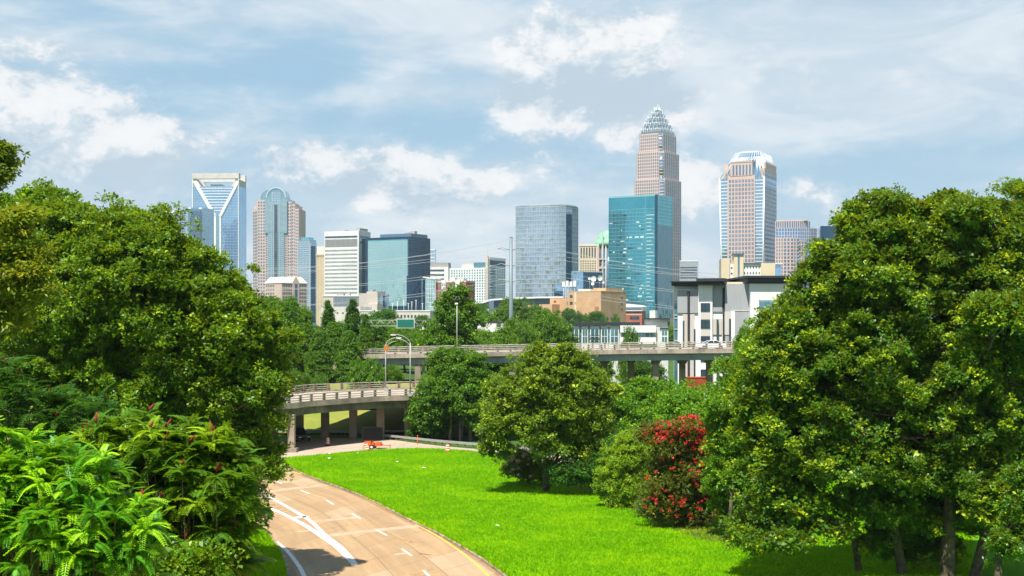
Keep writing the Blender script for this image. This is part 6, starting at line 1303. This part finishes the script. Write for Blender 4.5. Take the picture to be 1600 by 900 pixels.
r_ = empty('light_pole', (X, 218, z0), 0, 'tall thin straight light pole on the high bridge before the tall open crowned tree', 'light pole')
MB().tube([(0, 0, 0), (0, 0, zt-z0)], [.12, .07], 8).build('pole', galv, r_); MB().box(-.35, .15, -.18, .18, zt-z0-.05, zt-z0+.2).build('lamp_head', wht, r_)
# sign gantry
D = 242; px2 = lambda p: (p-800)/F*D; pz = lambda p: H+(HY-p)/F*D
r_ = empty('sign_gantry', (px2(662), D, gz0(px2(662), D)), 0, 'steel sign gantry spanning behind the high bridge with two posts', 'gantry'); o = r_.location
mb = MB(); x0, x1 = px2(560)-o.x, px2(672)-o.x
for z_ in (pz(500.5), pz(509.5)):
    for y_ in (-.6, .6): mb.tube([(x0, y_, z_-o.z), (x1, y_, z_-o.z)], .06, 5)
for k in range(13):
    a = x0+(x1-x0)*k/13; b = x0+(x1-x0)*(k+1)/13
    for y_ in (-.6, .6): mb.tube([(a, y_, pz(509.5 if k % 2 else 500.5)-o.z), (b, y_, pz(500.5 if k % 2 else 509.5)-o.z)], .035, 4)
mb.build('truss', galv, r_)
for p in (662, 668.5): MB().tube([(px2(p)-o.x, (0.6 if p > 665 else -.6), -.2), (px2(p)-o.x, (0.6 if p > 665 else -.6), pz(508 if p < 665 else 514)-o.z)], .26, 8).build('post', galv, r_)
MB().tube([(x0, 0, -.2), (x0, 0, pz(502)-o.z)], .26, 8).build('post', galv, r_)
s_ = empty('highway_sign', (px2(634.5), D-1.0, 0), 0, 'blank dark green highway sign on the steel gantry', 'road sign'); sx = (px2(647.5)-px2(621.5))/2
grn = plain('sign_green', (.012, .16, .11), .5, var=.05); MB().box(-sx, sx, -.12, -.02, pz(511.8), pz(499)).build('sign_panel', grn, s_); 
mb = MB(); w = .10
mb.box(-sx-w, sx+w, -.10, 0, pz(511.8)-w, pz(511.8)); mb.box(-sx-w, sx+w, -.10, 0, pz(499), pz(499)+w); mb.box(-sx-w, -sx, -.10, 0, pz(511.8), pz(499)); mb.box(sx, sx+w, -.10, 0, pz(511.8), pz(499)); mb.build('sign_border', wht, s_)
for a in (-sx*.6, sx*.6): MB().box(a-.06, a+.06, 0, .35, pz(513), pz(497.5)).build('bracket', galv, s_)
# steel transmission pole and its lines
D = 300; X = (798.5-800)/F*D; pz = lambda p: H+(HY-p)/F*D
r_ = empty('transmission_pole', (X, D, 0), 0, 'tall tapered grey steel transmission pole with three tiers of arms', 'power pole')
MB().tube([(0, 0, -.2), (0, 0, pz(518)), (0, 0, pz(371))], [.58, .52, .36], 12).build('pole', polem, r_)
MB().tube([(0, 0, pz(371)), (0, 0, pz(370.2))], [.39, .39], 12).build('pole_cap', polem, r_)
tips = []
insl = plain('teal_insulator', (.18, .42, .40), .4)
for k, p in enumerate((388.5, 413.5, 438)):
    for s_ in (-1, 1):
        L = (2.1, 2.3, 2.2)[k]; MB().tube([(0, 0, pz(p)-.1), (s_*L*.6, -.15, pz(p)+.25), (s_*L, -.2, pz(p)+.75)] if False else [(0, 0, pz(p)-.35), (s_*L, -.25, pz(p)+.25)], [.16, .07], 6).build('arm', greyc, r_)
        mb = MB().tube([(s_*L, -.25, pz(p)+.22), (s_*(L+1.0), -.3, pz(p)-.05)], [.10, .10], 6); mb.build('insulator', insl, r_); tips.append((X+s_*(L+1.0), D-.3, pz(p)-.05, k, s_))
tips += [(X-.45, D, pz(374), 3, -1), (X+.45, D, pz(374), 3, 1)]
tier = ['upper', 'middle', 'lower', 'topmost']; wire = plain('wire', (.50, .50, .50), .5)
for (tx, ty, tz_, k, s_) in tips:
    for way in (-1, 1):
        ex = ((150 if way < 0 else 1420)-800)/F*(330+8*s_); ey = 330+8*s_; ez = tz_-(3.5 if way < 0 else 6.5); sag = 3.2+.4*k; pts = []
        for q in np.linspace(0, 1, 26): pts.append((tx+(ex-tx)*q-tx, ty+(ey-ty)*q-ty, (ez-tz_)*q-4*sag*q*(1-q)))
        w_ = MB().tube(pts, .032, 4).build('power_line', wire); w_.location = (tx, ty, tz_)
        tag(w_, 'thin power line sagging %s from the %s %s arm of the steel pole' % ('left' if way < 0 else 'right', tier[k], 'left' if s_ < 0 else 'right') if k < 3 else 'thin ground wire sagging %s from the %s side of the steel pole top' % ('left' if way < 0 else 'right', 'left' if s_ < 0 else 'right'), 'power line', 'power lines of the steel pole')
# guard rails
def guardrail(pts, label, z=0.0, n=24, h=.72):
    c, t = resample(np.array(pts, float), 50); root = empty('guardrail', (c[0][0], c[0][1], z), 0, label, 'guardrail'); o = np.array([c[0][0], c[0][1]]); cc = np.column_stack([c-o, np.zeros(len(c))])
    swept(cc, [(-.04, h-.32), (.05, h-.25), (-.02, h-.16), (.05, h-.07), (-.04, h), (-.07, h), (-.07, h-.32)], MB()).build('rail', galv, root)
    p, _ = resample(c-o, n)
    for q in p: MB().box(q[0]-.08, q[0]+.08, q[1]+.06, q[1]+.22, -.1, h-.03).build('post', M_post, root)
guardrail([G(600, 686.3), G(680, 695), G(760, 702), G(840, 709)], 'long weathered guardrail along the far side of the ramp road', n=22)
guardrail([G(470, 677), G(540, 681), G(600, 684)], 'dark guardrail in the shade between the low bridge columns', n=12)
guardrail([(-60, 184.2), (-40, 184.2), (-22, 184.2), (-12, 184.2)], 'pale guardrail before the dry grass bank beyond the low bridge', n=20)
# traffic barrels
def barrel(px, py, label, tilt=0.0):
    x_, y_ = G(px, py); r_ = empty('traffic_barrel', (x_, y_, .014), 0.3, label, 'traffic barrel', 'orange and white traffic barrels'); r_.rotation_euler = (0, tilt, .3)
    MB().lathe([(.36, 0), (.36, .06), (.30, .08), (.30, .12)], 0, 0, 16).build('rubber_base', rubber, r_)
    zs = [.10, .32, .47, .60, .74, .86, .98]; rr = [.29, .275, .262, .25, .238, .228, .215]
    for k in range(6): MB().lathe([(rr[k], zs[k]), ((rr[k]+rr[k+1])/2+.004, (zs[k]+zs[k+1])/2), (rr[k+1], zs[k+1])], 0, 0, 16).build('band', orange if k % 2 == 0 else wht, r_)
    MB().lathe([(.215, .979), (.19, 1.03), (.05, 1.04)], 0, 0, 16).build('lid', orange, r_); MB().box(-.10, .10, -.03, .03, 1.0, 1.12).build('handle', orange, r_)
barrel(458.5, 695.5, 'traffic barrel in the shade beside the first bridge column'); barrel(512, 696.5, 'upright traffic barrel standing in the middle of the shaded road'); barrel(574.5, 705.5, 'leaning traffic barrel in front of the black message board', R(-12)); barrel(699.5, 707.5, 'traffic barrel alone at the lawn edge before the long guardrail')
# message board trailer
x_, y_ = G(583, 701.5); r_ = empty('message_board_trailer', (x_, y_, .014), R(-6), 'orange trailer carrying a blank black message board turned away', 'trailer')
MB().box(-1.35, 1.25, -.12, .10, 1.15, 2.75).build('message_board', plain('board_black', (.008, .008, .008), .9, spec=.1), r_); mb = MB()
mb.box(-1.40, 1.30, -.16, -.12, 1.10, 1.16); mb.box(-1.40, 1.30, -.16, -.12, 2.75, 2.81); mb.box(-1.42, -1.36, -.16, -.12, 1.1, 2.81); mb.box(1.26, 1.32, -.16, -.12, 1.1, 2.81); mb.build('board_frame', M_black, r_)
MB().box(-.09, .09, -.09, .09, .55, 1.3).build('mast', orange, r_); mb = MB(); mb.box(-1.1, 1.2, -.75, -.65, .42, .56); mb.box(-1.1, 1.2, .65, .75, .42, .56); mb.box(-1.1, -1.0, -.7, .7, .43, .55); mb.box(1.1, 1.2, -.7, .7, .43, .55); mb.build('chassis', orange, r_)
MB().tube([(1.2, 0, .5), (2.35, 0, .46)], .06, 6).build('tow_bar', orange, r_); MB().tube([(2.2, 0, 0), (2.2, 0, .75)], .04, 6).build('jack', orange, r_); MB().box(-1.0, -.2, -.5, .5, .56, 1.0).build('battery_box', orange, r_); MB().box(.35, 1.05, -.45, .45, .56, .85).build('control_box', orange, r_)
for s_ in (-1, 1):
    w_ = MB(); k = 14; pr = [(.30*cos(2*pi*i/k), .32+.30*sin(2*pi*i/k)) for i in range(k)]; w_.prism_y(pr, s_*.85-.1, s_*.85+.1); t_ = w_.build('wheel', rubber, r_); MB().prism_y([(.15*cos(2*pi*i/k), .32+.15*sin(2*pi*i/k)) for i in range(k)], s_*.85-.115, s_*.85+.115).build('rim', wht, t_)
    MB().box(-.42, .42, s_*.85-.13, s_*.85+.13, .64, .69).build('fender', orange, r_)
MB().tube([(-1.1, -.9, 0), (-1.1, -.9, .5)], .04, 6).build('jack', orange, r_)
# cars
def car(loc, rz, label, paint, kind='sedan'):
    r_ = empty('car', loc, rz, label, 'car'); L2, W2 = (2.35, .9)
    def sect(xs, mb, ztop, zbot, taper=.0):
        pass
    if kind == 'sedan':
        low = [(-2.35, .45), (-2.28, .28), (-1.95, .24), (1.95, .24), (2.28, .28), (2.38, .5), (2.30, .72), (1.35, .92), (-1.65, 1.0), (-2.25, .95), (-2.36, .75)]
        roof = [(1.25, .90), (.45, 1.36), (-.1, 1.44), (-.8, 1.42), (-1.75, .98)]
    else:
        low = [(-1.95, .5), (-1.95, 1.12), (1.25, 1.12), (1.30, 1.05), (1.95, 1.0), (2.0, .55), (1.85, .45), (-1.85, .45)][::-1]
        roof = [(.55, 1.10), (.35, 1.78), (-1.85, 1.80), (-1.93, 1.10)]
    mb = MB(); k = len(low); b = 0
    for y, ins in ((-W2+.06, .04), (-W2, 0), (W2, 0), (W2-.06, .04)):
        pass
    mb.prism_y(low, -W2, W2); mb.build('body', paint, r_, bevel=.06)
    mb = MB(); c = [(x_, z_) for x_, z_ in roof]; n_ = len(c); m_ = MB()
    cxm = sum(p[0] for p in c)/n_
    def yw(z): return W2-.05-(z-.95)*.42
    m_.v = [(x_, -yw(z_), z_) for x_, z_ in c]+[(x_, yw(z_), z_) for x_, z_ in c]; m_.f = [tuple(range(n_))[::-1], tuple(range(n_, 2*n_))]+[(i, i+1, n_+i+1, n_+i) for i in range(n_-1)]+[(n_-1, 0, n_, 2*n_-1)]; m_.sm = [False]*len(m_.f); m_.build('glasshouse', carglass, r_)
    zr = max(z_ for _, z_ in c); xr = [x_ for x_, z_ in c if z_ > zr-.1]; MB().box(min(xr)-.05, max(xr)+.05, -yw(zr)-.01, yw(zr)+.01, zr-.05, zr+.03).build('roof', paint, r_, bevel=.02)
    for s_ in (-1, 1):
        mb = MB(); 
        for (a, b_) in ((c[0], c[1]), (c[-1], c[-2])): mb.tube([(a[0], s_*yw(a[1]), a[1]), (b_[0], s_*yw(b_[1]), b_[1])], .035, 5)
        mb.tube([(-.25, s_*yw(.95), .95), (-.25, s_*yw(zr), zr)], .03, 5); mb.build('window_frame', paint, r_)
        for x_ in (-1.42, 1.42):
            k = 18; q = .33 if kind == 'sedan' else .38
            t_ = MB().prism_y([(x_+q*cos(2*pi*i/k), q+q*sin(2*pi*i/k)) for i in range(k)], s_*(W2+.015)-.11, s_*(W2+.015)+.01+.0).build('wheel', rubber, r_)
            MB().prism_y([(x_+q*.62*cos(2*pi*i/k), q+q*.62*sin(2*pi*i/k)) for i in range(k)], s_*(W2+.03)-.05, s_*(W2+.03)+.01).build('rim', chrome, t_)
        zz = .78
        MB().box(-2.40, -2.20, s_*.62-.22, s_*.62+.22, .72, .88).build('tail_lamp', tail, r_); MB().box(2.18 if kind == 'sedan' else 1.9, 2.36 if kind == 'sedan' else 2.03, s_*.62-.18, s_*.62+.18, .6, .74).build('headlight', wht, r_)
        MB().box(.95, 1.12, s_*(W2+.08)-.08, s_*(W2+.08)+.08, .95, 1.08).build('mirror', paint, r_)
    return r_
X = (1110-800)/F*207.5
car((X, 207.2, 11.72), R(180+11), 'white sedan with red tail lights driving on the high bridge before the apartment block', carwhite)
x_, y_ = G(468, 689); car((x_, y_, .02), R(-62), 'black boxy off road car parked in the shade under the low bridge', darkpaint, 'jeep')
x_, y_ = G(386, 800); car((x_-.9, y_, .025), R(120), 'pale blue car on the curving road almost hidden by the huge left maple', bluecar)
x_, y_ = (925-800)/F*238, 238
# litter on the lawn
sc = plain('paper_white', (.8, .8, .78), .8)
for i, (px, py, lab) in enumerate([(663, 734.5, 'largest white paper scrap on the lawn, right of centre'), (620.5, 725, 'white paper scrap on the lawn left of the largest scrap'), (514.5, 712, 'white scrap on the lawn near its left far edge'), (515, 719.5, 'small white scrap on the lawn just below the left far one'), (777.5, 826, 'tiny white scrap on the near right part of the lawn'), (558, 711, 'white scrap on the lawn edge near the leaning barrel')]):
    x_, y_ = G(px, py); rg = random.Random(i); s = .22 if i == 0 else .14; mb = MB(); n_ = 5
    g_ = [[(a-2)/2*s+rg.uniform(-.03, .03), (b-2)/2*s*.7+rg.uniform(-.03, .03), .12+rg.uniform(0, .12)] for b in range(n_) for a in range(n_)]
    for b in range(n_-1):
        for a in range(n_-1): mb.poly([g_[b*n_+a], g_[b*n_+a+1], g_[(b+1)*n_+a+1], g_[(b+1)*n_+a]])
    o_ = mb.build('paper_scrap', sc); o_.location = (x_, y_, .1); tag(o_, lab, 'litter', 'paper scraps on the lawn')
# low orange marker and red container near the bridges
x_, y_ = G(652, 695); r_ = empty('marker_post', (x_, y_, 0), 0, 'thin orange marker post beside the long guardrail', 'marker post'); MB().tube([(0, .4, -.1), (0, .4, 1.1)], .05, 6).build('post', orange, r_); MB().lathe([(.07, 1.08), (.07, 1.2), (.02, 1.22)], 0, .4, 8).build('cap', orange, r_)
X = (1086-800)/F*228; r_ = empty('container', (X, 228, 0), 0, 'rust red container seen through the arches under the high bridge', 'container'); rust = plain('rust_red', (.36, .07, .02), .7, var=.2)
zt = H+(HY-590)/F*228; MB().box(-1.6, 1.9, -1.2, 1.2, 0, zt).build('box', rust, r_); mb = MB()
for k in range(12): mb.box(-1.5+k*.29, -1.4+k*.29, -1.26, -1.19, .1, zt-.1)
mb.build('ribs', rust, r_); MB().box(-1.66, 1.96, -1.28, 1.26, zt, zt+.12).build('lid', rust, r_)
# air between here and the skyline
if HAZE:
    hb = MB().box(-2200, 2200, -60, 2600, -1.2, 330).build('haze', None); tag(hb, kind='stuff'); hb['label'] = 'thin pale summer haze in the air'; hb['category'] = 'haze'
    m = bpy.data.materials.new('haze_air'); m.use_nodes = True; m.node_tree.nodes.remove(m.node_tree.nodes['Principled BSDF']); pv = m.node_tree.nodes.new('ShaderNodeVolumePrincipled')
    pv.inputs['Color'].default_value = (.80, .90, 1.0, 1); pv.inputs['Density'].default_value = HAZE; pv.inputs['Anisotropy'].default_value = 0.2
    m.node_tree.links.new(pv.outputs[0], m.node_tree.nodes['Material Output'].inputs['Volume']); hb.data.materials.append(m)
